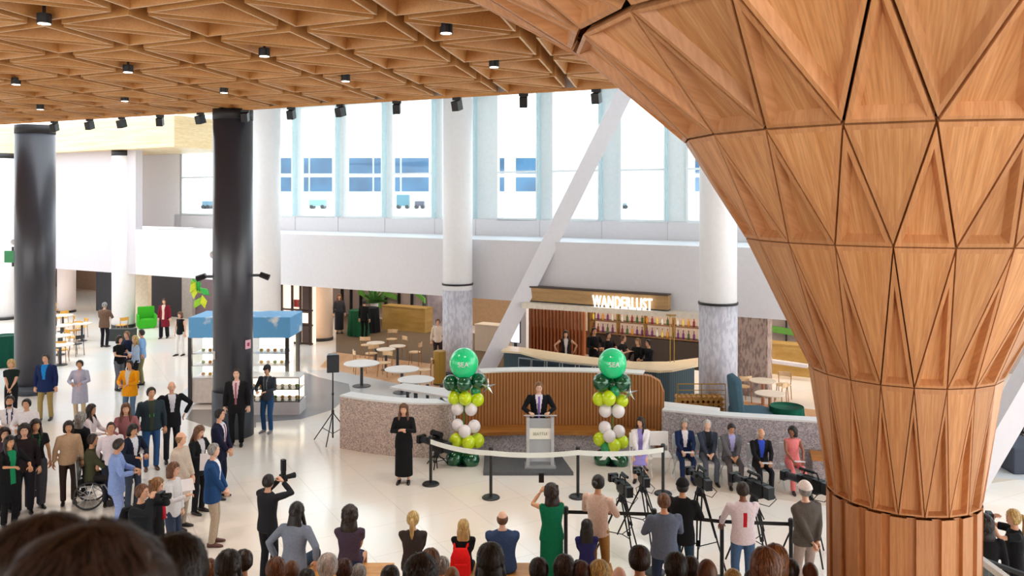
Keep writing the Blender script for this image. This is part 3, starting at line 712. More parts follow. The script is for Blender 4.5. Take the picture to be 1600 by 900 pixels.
        if style in ('curly','afro'):
            for q_ in range(34):
                a = random.uniform(pi*.95, 2.05*pi); zz = random.uniform(-.1, .1); rr_ = .095
                hb.ell((cos(a)*.088, sin(a)*.1, zz), (.028,.028,.028), 6, 5)
            if style == 'curly': hb.loft([((0,-.04,-.05),(.11,0,0),(0,.07,0)), ((0,-.06,-.16),(.125,0,0),(0,.06,0)), ((0,-.07,-.25),(.09,0,0),(0,.04,0))], 12)
        if style == 'pony': hb.tube([(0,-.10,.04),(0,-.145,.02),(0,-.15,-.08),(0,-.14,-.19),(0,-.13,-.26)], [.022,.034,.036,.030,.01], 8)
        if style == 'bun': hb.ell((0,-.135,.03), (.045,.045,.042), 10, 8)
        for v_ in range(0, n*(m+1)): x_, y_, z_ = hb.v[v_]; hb.v[v_] = (x_*1.07, y_, z_)
        ns = 0 if cap else strands or (260 if style not in ('buzz','balding','bald') else 0)
        if ns:
            big_ = ns > 1000; wd = .0011 if big_ else .0035; base_n = n*(m+1); cnt = 0; tries = 0
            def rad(d): # hair shell radius in a direction
                ph_ = math.asin(max(-1, min(1, d.z))); i_ = int(round((ph_+pi/2)/pi*m)); k_ = int(round(atan2(d.y, d.x)/(2*pi)*n)) % n
                return Vector(hb.v[i_*n+k_]).length
            while cnt < ns and tries < ns*4:
                tries += 1
                z0_ = random.uniform(-.5, 1); a_ = random.uniform(0, 2*pi); r0_ = sqrt(1-z0_*z0_); d = Vector((r0_*cos(a_), r0_*sin(a_), z0_))
                if rad(d) < head_pt(d).length+.003: continue
                wisp = random.uniform(.001, .006 if not big_ else .010); pts_ = []; dr = random.uniform(-.35, .35)
                for q_ in range(7):
                    pts_.append(d*(rad(d)+wisp*(.3+q_/7)))
                    tg_ = Vector((d.x*.3, d.y*.3-.12, -1)); tg_ -= d*tg_.dot(d); side_ = d.cross(tg_).normalized(); d = (d+tg_.normalized()*.10+side_*dr*.06).normalized()
                    if d.z < -.65 or rad(d) < head_pt(d).length: break
                if len(pts_) < 3: continue
                cnt += 1; vs_ = []
                for q_, p_ in enumerate(pts_):
                    s__ = side_*wd*(1-.8*q_/len(pts_)); vs_ += [p_+s__, p_-s__]
                hb.mi = 1 if cnt % 2 else 0
                hb.add(vs_, [(2*q_, 2*q_+1, 2*q_+3, 2*q_+2) for q_ in range(len(pts_)-1)]); hb.mi = 0
        xf(hb, HM); hb.build('hair', [hh, hairm2(hair)], t, smooth=True)
    if style == 'shaved' and cap is None: pass
    if cap:
        cb = MB(); vs = []
        for d in sph(24, 14):
            p = head_pt(d); c = smooth01((d.z-.12-.25*max(0,d.y))/.06+.5); f = p.length; vs.append(p.normalized()*((f+.034)*c+(f-.03)*(1-c)))
        cb.add(vs, sphf(24, 14)); cb.loft([((0,.08,.045),(.07,0,0),(0,0,.008)), ((0,.135,.035),(.06,0,0),(0,0,.006)), ((0,.165,.028),(.03,0,0),(0,0,.004))], 12)
        xf(cb, HM); cb.build('cap', cloth(cap), t, smooth=True)
    if style == 'headset':
        pass
    t['_hc'] = 0
    del t['_hc']
    return t
def stand_at(px, py_head, h, face, label, **k):
    Y = F*(CH-h)/(py_head-HZ); return person((px-800)/F*Y, Y, face, label, h=h, **k)
# ================================================================== OUTSIDE
gm = MB(); gm.box(-260, 260, 46, 420, 3.6, 3.9); struct(gm.build('ground', mat('apron_concrete','#d8d8d6',.8,scale=.5)))
bd = thing('terminal_building', 'pale building with rows of blue windows seen through the glass wall', 'building', (0,0,0))
BW = mat('building_white', '#e8ecee', .7); BGL = mat('building_window_blue', '#2c6488', .2, hex2='#1d4a6c', scale=.15)
YB = 210; p0 = PY(300,HZ,YB); p1 = PY(1250,HZ,YB)
m = MB(); m.box(p0.x, p1.x, YB, YB+20, 3.9, PY(0,226,YB).z); m.build('facade', BW, bd)
for (x0, x1) in ((437,456),(472,482),(485,519),(541,582),(585,596),(612,625),(628,670),(735,750),(776,788),(806,838),(1086,1093)):
    for (y0, y1) in ((247,271),(277,299)):
        a = PY(x0,y1,YB); b_ = PY(x1,y0,YB); MB().box(a.x, b_.x, YB-.4, YB+.1, a.z, b_.z).build('window_glazing', BGL, bd)
for i, (px, wpx, hpx, c) in enumerate(((497,24,14,'#7fa3a8'),(630,19,22,'#4c7c8c'),(656,14,12,'#4a4a5c'),(745,10,16,'#58a0a0'),(324,10,12,'#5c7c90'),(974,8,9,'#7a8a90'))):
    Yv = 150; s_ = Yv/F
    t = thing('baggage_cart', ['long pale','tall square teal','small dark','narrow teal','small blue','tiny grey'][i]+' baggage cart outside behind the windows', 'vehicle', (PY(px,HZ,Yv).x, Yv, 3.9))
    MB().box(-wpx*s_/2, wpx*s_/2, -1, 1, .5, hpx*s_).build('body', mat('cart_%d'%i, c, .5), t)
    for sx in (-.35,.35): m = MB(); m.tube([(wpx*s_*sx,-1.1,.35),(wpx*s_*sx,1.1,.35)], .35, 12); m.build('wheels', BLACK, t)

# ================================================================== GRANITE AND TIMBER BENCH WALLS
GRAN = mat('speckled_granite', '#d6c0b4', .75, hex2='#9a8c86', scale=45, kind='voronoi', ramp=(.1,.9))
GRANG = mat('speckled_granite_grey', '#c4bcc0', .75, hex2='#8a848c', scale=45, kind='voronoi', ramp=(.1,.9))
def smoothpath(pts, k=10):
    P = [Vector((p[0],p[1],0)) for p in pts]; P = [P[0]*2-P[1]]+P+[P[-1]*2-P[-2]]; out = []
    for i in range(1, len(P)-2):
        for q in range(k):
            u = q/k; a,b,c,d = P[i-1:i+3]
            out.append(.5*((2*b)+(c-a)*u+(2*a-5*b+4*c-d)*u*u+(3*b-a-3*c+d)*u**3))
    return out+[P[-2]]
def curvewall(name, pts, th, z0, z1, m, parent=None, k=10, sx=0):
    P = smoothpath(pts, k); nrm = []
    for i in range(len(P)):
        d = (P[min(i+1,len(P)-1)]-P[max(i-1,0)]).normalized(); nrm.append(Vector((-d.y, d.x, 0)))
    mb = MB(); vs = []; fs = []
    for p, n in zip(P, nrm):
        q = p+n*th; vs += [(p.x,p.y,z0),(p.x,p.y,z1),(q.x,q.y,z1),(q.x,q.y,z0)]
    for i in range(len(P)-1):
        for e in range(4): fs.append((i*4+e, (i+1)*4+e, (i+1)*4+(e+1)%4, i*4+(e+1)%4))
    fs += [(0,1,2,3), tuple((len(P)-1)*4+e for e in (3,2,1,0))]
    mb.add(vs, fs); o = mb.build(name, m, parent); return o, P, nrm
gw = thing('granite_bench_wall', 'low curved speckled granite wall left of the timber back wall', 'wall')
GP = [(G(531,700).x, G(531,700).y), (G(575,708).x, G(575,708).y), (G(630,714).x, G(630,714).y), (G(690,716).x, G(690,716).y), (-1.35, 19.25)]
curvewall('wall_body', GP, .34, 0, 1.23, GRAN, gw); curvewall('coping', [(x,y-.02) for x,y in GP], .42, 1.23, 1.27, mat('pale_stone','#e4e4e4',.4,var=.04), gw)
RIBW = mat('ribbed_timber', '#b5793f', .5, hex2='#8a5528', kind='wave', scale=4.2, stretch=(1,0,0), ramp=(.15,.6), bump=.6)
tw = thing('timber_bench', 'curved timber back wall with a bench behind the speaker', 'bench')
TP = [(-.72,19.98),(-.3,20.08),(.4,20.15),(1.6,20.1),(2.6,19.95),(3.1,19.8)]
o, P_, N_ = curvewall('ribbed_back', TP, .22, 0, 1.76, RIBW, tw, 12)
# rounded right end that steps down
m = MB(); prof = []
x0, y0 = 3.1, 19.8
pts = [(0,0),(.50,0),(.50,1.35),(.40,1.62),(.18,1.74),(0,1.76)]
m.add([(x0+a, y0-.18*a, b) for a, b in pts]+[(x0+a+.05, y0+.22-.18*a, b) for a, b in pts], [tuple(range(6)), tuple(range(6,12))[::-1]]+[(i,i+6,(i+1)%6+6,(i+1)%6) for i in range(6)])
m.build('end_panel', RIBW, tw)
m = MB(); x0, y0 = -.72, 19.98; pts = [(0,0),(-.62,0),(-.62,.95),(-.5,1.3),(-.2,1.6),(0,1.76)]
m.add([(x0+a, y0+.30*a, b) for a, b in pts]+[(x0+a, y0+.22+.30*a, b) for a, b in pts], [tuple(range(6))[::-1], tuple(range(6,12))]+[(i,(i+1)%6,(i+1)%6+6,i+6) for i in range(6)])
m.build('end_panel', RIBW, tw)
curvewall('top_cap', TP, .42, 1.765, 1.80, mat('cap_white','#f0ece8',.35,var=.03), tw, 12)
curvewall('bench_seat', [(-1.5,19.2),(-.66,19.42),(.4,19.52),(1.6,19.48),(2.6,19.35),(3.3,19.2)], .62, .42, .50, wood('bench_timber','#c98a3e','#a8682a',stretch=(.1,1,1),scale=8), tw, 12)
curvewall('bench_base', [(-1.5,19.28),(-.66,19.5),(.4,19.6),(1.6,19.56),(2.6,19.43),(3.3,19.28)], .5, 0, .42, GRANG, tw, 12)
gr = thing('granite_bench_wall', 'long curved grey granite wall behind the seated row', 'wall')
RP = [(3.45,19.15),(4.6,18.65),(5.66,18.38),(6.57,18.17),(8.4,17.65)]
curvewall('wall_body', RP, .3, 0, 1.08, GRANG, gr); curvewall('coping', [(x,y-.02) for x,y in RP], .36, 1.08, 1.12, mat('pale_stone','#e4e4e4',.4), gr)
curvewall('bench_seat', [(6.35,17.62),(7.2,17.4),(8.3,17.1)], .5, .42, .5, wood('bench_timber','#c98a3e','#a8682a'), gr); curvewall('bench_base', [(6.4,17.7),(7.2,17.48),(8.3,17.18)], .4, 0, .42, GRANG, gr)

# ================================================================== TABLES AND CHAIRS
TWHITE = mat('table_white', '#f4f1ee', .3, var=.03); TWARM = mat('table_cream', '#f0e0cc', .35, var=.04)
def round_table(px, py, wpx, label, group='round white cafe tables', m=TWHITE, z=.74, leg=DGREY):
    c = PZ(px, py, z); r = wpx/2*c.y/F
    t = thing('round_table', label, 'table', (c.x, c.y, 0), 0, group)
    MB().rev([(r-.02,z-.035),(r,z-.025),(r,z-.005),(r-.01,z)], n=36).build('tabletop', m, t)
    MB().rev([(.05,.03),(.045,z-.04)], n=16).build('pedestal', leg, t); MB().rev([(r*.52,0),(r*.52,.02),(.06,.035)], n=28).build('base_plate', leg, t)
    return t
round_table(565,567,55,'round white table on a black pedestal, nearest the loudspeaker')
round_table(628,576,54,'round white table between the loudspeaker table and the gold stand')
round_table(650,592,57,'round white table directly behind the long white table')
q = [PZ(x,y,.76) for x,y in ((608,605),(631,599),(722,610),(722,624))]
t = thing('long_table', 'long white table with black legs behind the granite wall', 'table', (q[0].x,q[0].y,0))
m = MB(); m.prism([(p.x-q[0].x,p.y-q[0].y) for p in q], .72, .77); m.build('tabletop', TWHITE, t)
for px in (637,649,668,690):
    p = PZ(px,618,.4)-Vector((q[0].x,q[0].y,0)); MB().box(p.x-.04,p.x+.04,p.y-.04,p.y+.04,0,.72).build('leg', DGREY, t)
cg = 'pale wooden chairs on the cafe floor'
def make_chair(label, seatm, legm, loc, rz, group):
    t = thing('cafe_chair', label, 'chair', loc, rz, group)
    MB().rev([(.20,.44),(.215,.455),(.20,.475)], n=20).build('seat', seatm, t)
    m = MB()
    P = [Vector((.19*cos(a), -.02+.2*sin(a), 0)) for a in [radians(200+14*k) for k in range(11)]]
    P = [Vector((-.2+.04*k, -.19-.05*sin(pi*k/10), 0)) for k in range(11)]
    vs = []; fs = []
    for p in P: vs += [(p.x,p.y,.66),(p.x,p.y,.80),(p.x,p.y-.02,.80),(p.x,p.y-.02,.66)]
    for i in range(10):
        for e in range(4): fs.append((i*4+e,(i+1)*4+e,(i+1)*4+(e+1)%4,i*4+(e+1)%4))
    m.add(vs, fs+[(0,1,2,3),(43,42,41,40)]); m.build('backrest', seatm, t)
    for sx in (-1,1):
        m = MB(); m.tube([(sx*.19,-.20,0),(sx*.17,-.18,.45),(sx*.19,-.205,.78)], .013, 6); m.build('leg', legm, t)
        m = MB(); m.tube([(sx*.19,.17,0),(sx*.15,.14,.45)], .013, 6); m.build('leg', legm, t)
    return t
WCH = mat('chair_pale_wood', '#e8c79c', .45, var=.1); YCH = mat('chair_yellow_wood', '#dba33c', .45, var=.12); WLEG = mat('chair_leg_wood', '#a8773f', .5)
ch = None
wh = ['beside the loudspeaker table, leftmost','behind the loudspeaker table','in the middle of the cafe group','left of the far cream table','facing the far cream table','nearest the brown carpet','right of the cafe group','beside the gold menu stand']
for (px, py, a), s_ in zip(((563,583,-1.2),(580,572,.6),(601,588,2.8),(572,558,0),(625,560,2.2),(612,548,3.1),(648,570,1.4),(664,600,1.7)), wh):
    g = G(px, py); lab = 'pale wooden cafe chair '+s_
    if ch is None: ch = make_chair(lab, WCH, WLEG, g, a, cg)
    else: dup(ch, g, a, lab, cg)
round_table(587,535,28,'small cream table in the cafe group, farthest left','cream cafe tables',TWARM)
round_table(603,545,30,'small cream table in the middle of the cafe group','cream cafe tables',TWARM)
round_table(621,540,26,'small cream table of the cafe group nearest the wood counter','cream cafe tables',TWARM)
round_table(1192,594,42,'round cream table behind, above the other one near the green cloth','cream tables by the teal chair',TWARM,leg=mat('copper_leg','#c08a6a',.4))
round_table(1203,614,46,'round cream table in front, beside the green draped table','cream tables by the teal chair',TWARM,leg=mat('copper_leg','#c08a6a',.4))
for px, py, a, s_ in ((1160,628,.2,'behind the teal lounge chair'),(1224,625,2.6,'right of the far round cream table'),(1215,640,.9,'beside the near round cream table')):
    dup(ch, G(px,py), a, 'pale wooden chair '+s_, cg)
# left cafe
for px, py, wp, s_ in ((98,492,30,'farthest of the left cafe'),(128,505,28,'beside the man in brown'),(96,508,34,'in the middle beside the black column'),(92,524,36,'second nearest by the black column'),(94,538,40,'nearest in the left cafe')):
    round_table(px,py,wp,'white cafe table '+s_,'white tables of the left cafe',TWARM)
yc = None
for px, py, a, s_ in ((97,512,1,'in the far row of the left cafe'),(107,522,2,'behind the middle table at left'),(118,533,3,'left of the man in brown'),(127,527,2.4,'behind the man in brown'),(113,545,-.6,'nearest the open floor at left'),(97,566,.2,'closest to the black column foot'),(84,498,.2,'just right of the far left column'),(190,524,1,'at the foot of the white column')):
    lab = 'yellow wooden chair '+s_
    if yc is None: yc = make_chair(lab, YCH, WLEG, G(px,py), a, 'yellow chairs of the left cafe')
    else: dup(yc, G(px,py), a, lab, 'yellow chairs of the left cafe')
make_chair('black chair with dark seat among the yellow chairs', BLACK, DGREY, G(119,556), 1.2, None)
def draped(px, pyb, r, h, hexc, label):
    g = G(px, pyb); c = cloth(hexc); vs = []; n = 72
    t = MB()
    prof = [(r*.98,h),(r,h-.015),(r*1.02,h*.6),(r*1.08,.02)]
    for i, (q, z) in enumerate(prof):
        for k in range(n): a = 2*pi*k/n; w_ = q*(1+(.0 if i < 2 else .05*(i-1))*sin(a*11+cos(a*3)*2)); vs.append((w_*cos(a), w_*sin(a), z))
    t.add(vs, [(i*n+k,i*n+(k+1)%n,(i+1)*n+(k+1)%n,(i+1)*n+k) for i in range(3) for k in range(n)]+[tuple(range(n))])
    o = t.build('draped_table', c, smooth=True, loc=g); return tag(o, label, 'table')
draped(1229,680,.42,.74,'#0f5a44','round table under a dark green cloth behind the granite wall')
draped(8,572,.42,1.1,'#0f4c3c','tall round table in dark green cloth at the left edge')
draped(560,524,.42,1.1,'#1d5a3c','tall round table in green cloth behind the loudspeaker')
draped(578,519,.40,1.1,'#17181c','tall round table in black cloth beside the green draped one')
# lounge chair, teal
g = G(1158,662); t = thing('lounge_chair', 'teal upholstered lounge chair beside the patterned column', 'chair', (6.05, 21.2, 0)); t.scale = (1.05,1.0,1.35)
TEAL = cloth('#4a6a7a')
m = MB(); m.prism([(-.42,-.4),(.45,-.45),(.62,.0),(.40,.42),(-.42,.42)], .05, .45); bevel(m.build('seat', TEAL, t), .05, 3)
m = MB(); m.obox((-.34,0,.72), (.09,0,.02), (0,.40,0), (-.04,0,.34)); bevel(m.build('backrest', TEAL, t), .05, 3); m = MB(); m.prism([(-.38,-.36),(.4,-.4),(.5,0),(.3,.36),(-.38,.36)], 0, .05); m.build('plinth', BLACK, t)
# green cube armchair
p = G(229,512); t = thing('armchair', 'bright green boxy armchair beside the white column', 'chair', p, .5)
LG = cloth('#3fae2a'); m = MB(); m.box(-.33,.33,-.33,.33,0,.42); bevel(m.build('seat', LG, t), .04); m = MB(); m.box(-.36,.36,.22,.36,.4,.95); bevel(m.build('backrest', LG, t), .04)
for sx in (-1,1): m = MB(); m.box(sx*.36-.05,sx*.36+.05,-.33,.33,.08,.62); bevel(m.build('armrest', LG, t), .03)
# planter
p = G(192,532); tag(MB().box(p.x-.5,p.x+.5,p.y-.2,p.y+.2,0,.5).build('planter', mat('planter_dark','#2c3330',.6)), 'low dark planter box in front of the white column', 'planter')
# gold stand
p = G(687,600); t = thing('menu_stand', 'upright gold ribbed stand in front of the patterned column', 'stand', p)
MB().rev([(.2,0),(.2,1.05),(.18,1.07)], n=24).build('body', mat('gold_ribbed','#b8913e',.4,metal=.5,kind='wave',scale=9,hex2='#8a6a28',stretch=(1,1,0)), t); MB().rev([(.21,0),(.21,.04)], n=24).build('foot', BLACK, t)
# shop counters
def counter(px0, px1, off, z, m, label, top=None):
    a = WO(px0, off); b_ = WO(px1, off); t = thing('shop_counter', label, 'counter', a)
    k = MB(); k.obox((b_-a)/2+WN*.3+Vector((0,0,z/2)), (b_-a)/2, WN*.3, (0,0,z/2)); k.build('body', m, t)
    k = MB(); k.obox((b_-a)/2+WN*.3+Vector((0,0,z+.02)), (b_-a)/2*1.01, WN*.33, (0,0,.02)); k.build('worktop', top or TWARM, t)
GOLDW = wood('golden_counter', '#c9a45e', '#b08a44', stretch=(.2,.2,1), scale=6)
counter(597,664,5.6,1.05,GOLDW,'golden wood counter at the back of the brown carpet',GOLDW)
counter(1196,1280,4.5,1.0,GOLDW,'golden wood counter behind the green draped table',GOLDW)
counter(742,800,3.2,1.0,TWARM,'cream serving counter seen behind the diagonal brace')
# pendant strip
a, b_ = PW(1198,563,4.0), PW(1262,572,4.0); tag(MB().obox((a+b_)/2, (b_-a)/2, WN*.12, (0,0,.05)).build('shelf', mat('shelf_white','#dcd8e0',.4)), 'thin pale shelf over the golden counter at right', 'shelf')
# potted plant
p = PW(585,490,6.5); t = thing('potted_plant', 'leafy green plant in a white pot behind the black draped table', 'plant', (p.x,p.y,0))
MB().rev([(.16,.6),(.2,1.0)], n=16).build('pot', WHITE, t); MB().rev([(.22,0),(.22,.6)], n=16).build('stand', BLACK, t)
lf = MB()
for k in range(60):
    a = random.uniform(0,2*pi); e = random.uniform(.2,1.3); L = random.uniform(.5,1.1); c = Vector((0,0,1.0)); d = Vector((cos(a)*cos(e), sin(a)*cos(e), sin(e)))
    s_ = Vector((-sin(a), cos(a), 0))*.07; q1 = c+d*L*.55; q2 = c+d*L+Vector((0,0,-.15*L)); lf.add([c, q1+s_, q2, q1-s_], [(0,1,2,3)])
lf.build('foliage', mat('leaf_green','#4f8a35',.6,hex2='#2f5f22'), t)
# hanging leaf sculpture
t = thing('leaf_sculpture', 'hanging yellow and green leaf shapes beside the nearer black column', 'decoration', PW(312,460,1.2))
for k in range(9):
    a = random.uniform(0,6.28); c = Vector((random.uniform(-.35,.35), random.uniform(-.15,.15), random.uniform(-.5,.45)))
    m = MB(); m.loft([(c+Vector((-.3*cos(a),0,-.3*sin(a))), (.01,0,0), (0,.01,.01)), (c, Vector((-sin(a),.2,cos(a)))*.16, (0,.02,0)), (c+Vector((.3*cos(a),0,.3*sin(a))), (.01,0,0), (0,.01,.01))], 8)
    m.build('leaf', mat('leaf_%d'%(k%3), ['#c6d820','#2fae4a','#8cc828'][k%3], .45), t, smooth=True)
t0_ = MB(); t0_.tube([(0,0,.3),(0,0,2.25)], .008, 6); t0_.build('cord', BLACK, t)
# bright shop front with dark frames left of the cream round column
t = thing('shop_display', 'dark framed shop display with lit cream panels behind the kiosk', 'display', WO(440,.7))
o0 = WO(440,.7); o1 = WO(488,.9); dv = (o1-o0); u = dv.normalized(); nn = Vector((-u.y,u.x,0))
def sp(a, b, z0, z1, th, m, nm, dy=0):
    c = u*(a+b)/2+nn*dy+Vector((0,0,(z0+z1)/2)); k = MB(); k.obox(c, u*(b-a)/2, nn*th/2, (0,0,(z1-z0)/2)); return k.build(nm, m, t)
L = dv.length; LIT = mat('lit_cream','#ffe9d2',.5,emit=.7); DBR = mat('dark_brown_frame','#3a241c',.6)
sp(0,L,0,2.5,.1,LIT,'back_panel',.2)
for a in (0,.35,.62,.95): sp(L*a-.03,L*a+.03,0,2.5,.1,DBR,'post')
for z in (.05,.8,1.4,2.45): sp(0,L,z-.03,z+.03,.12,DBR,'rail')
sp(L*.7,L*.92,.05,2.45,.06,mat('dark_panel','#4a3228',.6),'dark_panel',-.03); sp(L*.36,L*.60,1.5,1.8,.04,mat('red_goods','#b03a30',.5),'poster',.1); sp(L*.72,L*.9,.9,1.3,.03,LIT,'small_panel',-.08)

# ================================================================== KIOSK
kx0, kx1, ky = -9.3, -6.45, 24.0
t = thing('display_kiosk', 'glass display kiosk under a sky blue canopy with painted clouds', 'kiosk', (kx0, ky, 0), 0)
SKYB = mat('canopy_sky', '#5fa8dc', .5, hex2='#e6eef4', scale=1.3, ramp=(.40,.47))
# canopy: noise clouds on blue
k = MB(); k.obox((1.45,.65,2.24),(1.47,0,0),(0,.7,0),(0,0,.30)); bevel(k.build('canopy', SKYB, t), .03)
LITC = mat('lit_case','#fff0d8',.5,emit=2.6); CASEB = mat('case_body','#e8dcd4',.5)
for (a, b_) in ((.05,1.15),(1.75,2.75)):
    MB().box(a,b_,.9,.95,.3,1.9).build('case_back', LITC, t)
    g_ = MB(); g_.box(a,b_,.02,.03,.75,1.9); g_.build('case_glass', glass('case_glass',(.97,.99,1),.06), t)
    for z in (.75,1.1,1.45): g_ = MB(); g_.box(a,b_,.1,.9,z,z+.02); g_.build('shelf', WHITE, t)
    MB().box(a,b_,.05,.95,.05,.74).build('case_base', CASEB, t)
for a in (0,1.2,1.7,2.8): MB().box(a-.05,a+.05,0,.1,0,1.96).build('post', BLACK, t)
for a in (0,2.8): MB().box(a-.05,a+.05,1.2,1.3,0,1.96).build('post', BLACK, t)
k2 = thing('bakery_case', 'low lit glass pastry case on a white counter at the kiosk', 'display case', (-7.35, 22.9, 0))
MB().box(0,1.5,0,.7,0,.35).build('base', WHITE, k2); MB().box(0,1.5,0,.7,1.0,1.05).build('worktop', TWHITE, k2); MB().box(.04,1.46,.62,.66,.36,.99).build('back_panel', LITC, k2)
for z in (.36,.68): MB().box(.03,1.47,.03,.64,z,z+.02).build('shelf', BLACK, k2)
for a in (0,1.47): MB().box(a,a+.03,0,.03,.35,1.0).build('post', BLACK, k2)
g_ = MB(); g_.box(.03,1.47,.005,.012,.36,1.0); g_.build('front_glass', glass('case_glass'), k2)
# goods
PAST = [mat('pastry_%d'%i, c, .6) for i, c in enumerate(('#e0b030','#d8903a','#f0e0c0','#8aa030'))]
pr = None
def goods(base, xs, ys, zs, grp, nm, lab):
    n = 0
    for z in zs:
        for x in xs:
            m = MB(); c = random.choice(PAST); m.ell((0,0,.05),(.055,.055,.05),10,6)
            col_ = {'pastry_0':'yellow','pastry_1':'orange','pastry_2':'cream','pastry_3':'green'}[c.name]
            o = m.build(nm, c, smooth=True, loc=(base[0]+x, base[1]+ys, z)); tag(o, lab % col_, 'pastry', grp); n += 1
goods((-7.35,22.9), (.15,.35,.55,.75,.95,1.15,1.35), .3, (.38,.70), 'pastries in the low case', 'pastry', '%s pastry inside the low glass case of the kiosk')
goods((kx0,ky), (.25,.45,.65,.85), .4, (.77,1.12,1.47), 'cakes in the left case', 'cake', '%s cake in the kiosk case left of the black column')
goods((kx0,ky), (1.95,2.15,2.35,2.55), .4, (.77,1.12,1.47), 'cakes in the right case', 'cake', '%s cake in the kiosk case right of the black column')

# ================================================================== BAR
t = thing('bar_fascia_sign', 'brown timber fascia with glowing white WANDERLUST letters over the bar', 'sign', WO(820,-.35))
o0 = WO(820,-.35); o1 = WO(1046,-.35); dv = o1-o0; u = dv.normalized(); nn = Vector((-u.y,u.x,0)); L = dv.length
sp(0,L,2.62,3.04,.25,wood('sign_timber','#b8925f','#a07c4c',stretch=(.1,.1,1),scale=8),'board'); sp(0,L,3.04,3.09,.3,mat('sign_top','#4a3a30',.6),'top_edge')
sp(0,L,2.60-.0,2.62,.27,BLACK,'bottom_edge')
tx = bpy.data.curves.new('letters','FONT'); tx.body = 'WANDERLUST'; tx.size = .46; tx.extrude = .03; tx.offset = .003; tx.space_character = 1.12; to = bpy.data.objects.new('letters', tx); COL.objects.link(to)
bpy.context.view_layer.update(); me = bpy.data.meshes.new_from_object(to.evaluated_get(bpy.context.evaluated_depsgraph_get())); wdt = to.dimensions.x; bpy.data.objects.remove(to)
LET = mat('letter_white','#ffffff',.4,emit=1.5); me.materials.clear(); me.materials.append(LET)
lo = bpy.data.objects.new('letters', me); COL.objects.link(lo); lo.parent = t
la = WO(926,-.55)-o0; lb = WO(1019,-.55)-o0; lo.location = la+Vector((0,0,2.58)); lo.rotation_euler = (pi/2,0,WA); lo.scale = ((lb-la).length/wdt, 1.12, 1)
k = MB(); a = WO(815,-.9); b_ = WO(1096,-.5); c_ = WO(1096,.3); d_ = WO(815,.3); k.prism([(p.x,p.y) for p in (a,b_,c_,d_)], 2.42, 2.58)
tag(k.build('bar_canopy', mat('canopy_cream','#e8dccb',.5)), 'thin cream canopy edge below the bar sign', 'canopy')
CT = mat('bar_top','#f0dcb8',.3,var=.06)
def poly_of(l, z): return [(PZ(x,y,z).x, PZ(x,y,z).y) for x, y in l]
outer = [(783,549),(813,551),(853,562),(893,567),(933,571),(1002,578),(1030,580.5),(1051,579),(1091,571)]; inner = [(1091,560),(1042,566),(991,566),(918,558),(873,552),(820,544),(790,541)]
t = thing('bar_counter', 'long pale topped bar counter with a teal fluted rounded front', 'counter')
MB().prism(poly_of(outer+inner,1.07), 1.03, 1.09).build('worktop', CT, t)
FL = mat('teal_flutes','#48606a',.6,kind='wave',scale=5,stretch=(1,0,0),hex2='#2c4450',ramp=(.2,.7))
def sc(l, k_): P = [Vector((a,b,0)) for a, b in l]; C_ = sum(P, Vector())/len(P); return [(C_.x+(p.x-C_.x)*k_, C_.y+.12+(p.y-C_.y)*k_) for p in P]
MB().prism(sc(poly_of(outer+inner,1.07), .97), 0, 1.03).build('fluted_front', FL, t)
# stools
st = None
for (px, s_) in zip((815,836,859,883,909,934), ('farthest left by the brace','second from the left','above the speaker, left of his head','above the right of the speaker','left of the balloon column','hidden by the big green balloon')):
    Yq = 25.35-(px-815)*.0105; g = Vector(((px-800)/F*Yq, Yq, 0)); lab = 'dark low backed bar stool, '+s_
    if st is None:
        st = thing('bar_stool', lab, 'stool', (g.x,g.y-.45,0), WA+pi, 'bar stools along the counter')
        MB().box(-.2,.2,-.18,.18,.72,.80).build('seat', cloth('#35414b'), st)
        k = MB(); k.tube([(-.2,-.17,.78),(-.21,-.19,1.14),(.21,-.19,1.14),(.2,-.17,.78)], .016, 6); k.build('back_frame', STEEL, st); MB().box(-.19,.19,-.2,-.175,.92,1.1).build('backrest', cloth('#35414b'), st)
        for a in (-1,1):
            for b_ in (-1,1): k = MB(); k.tube([(a*.19,b_*.17,0),(a*.17,b_*.15,.72)], .014, 6); k.build('leg', DGREY, st)
    else: dup(st, (g.x,g.y-.45,0), WA+pi, lab)
# slatted screen, bottle shelves, gold posts, display screen
t = thing('slatted_screen', 'screen of vertical brown timber slats at the left of the bar', 'screen', WO(825,2.6))
o0 = WO(825,2.6); o1 = WO(912,2.6); dv = o1-o0; u = dv.normalized(); nn = Vector((-u.y,u.x,0)); L = dv.length
for i in range(17): sp(L*i/16-.03,L*i/16+.03,0,2.6,.12,mat('slat_brown','#8a4a24',.5),'slat')
sp(0,L,0,1.2,.05,mat('orange_wall','#b8682c',.6),'lower_panel',.15); sp(0,L,1.2,2.6,.04,mat('cream_back','#e0c8a8',.6),'upper_panel',.3)
t = thing('bottle_shelf', 'lit back bar shelf with rows of bottles at the right of the bar', 'shelf', WO(925,4.0))
o0 = WO(925,4.0); o1 = WO(1098,4.0); dv = o1-o0; u = dv.normalized(); nn = Vector((-u.y,u.x,0)); L = dv.length
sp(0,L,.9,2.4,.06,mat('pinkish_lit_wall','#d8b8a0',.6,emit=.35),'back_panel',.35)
for z in (1.0,1.45,1.9): sp(0,L,z-.02,z+.02,.4,mat('shelf_wood','#6a4a30',.5),'shelf_board')
for i in range(5): sp(L*i/4-.02,L*i/4+.02,0,2.4,.3,mat('gold_post','#b08a3a',.35,metal=.6),'post')
sp(0,L,0,.95,.5,mat('dark_backbar','#2c211c',.6),'cabinet',.05)
sh_o, sh_u, sh_L, sh_n = o0, u, L, nn
bt = {}
BC = [('#7a1f28','dark red'),('#d8d8cc','clear'),('#c98a2a','amber'),('#3a5a2a','green'),('#6a2a6a','purple'),('#e0c860','yellow')]
n = 0
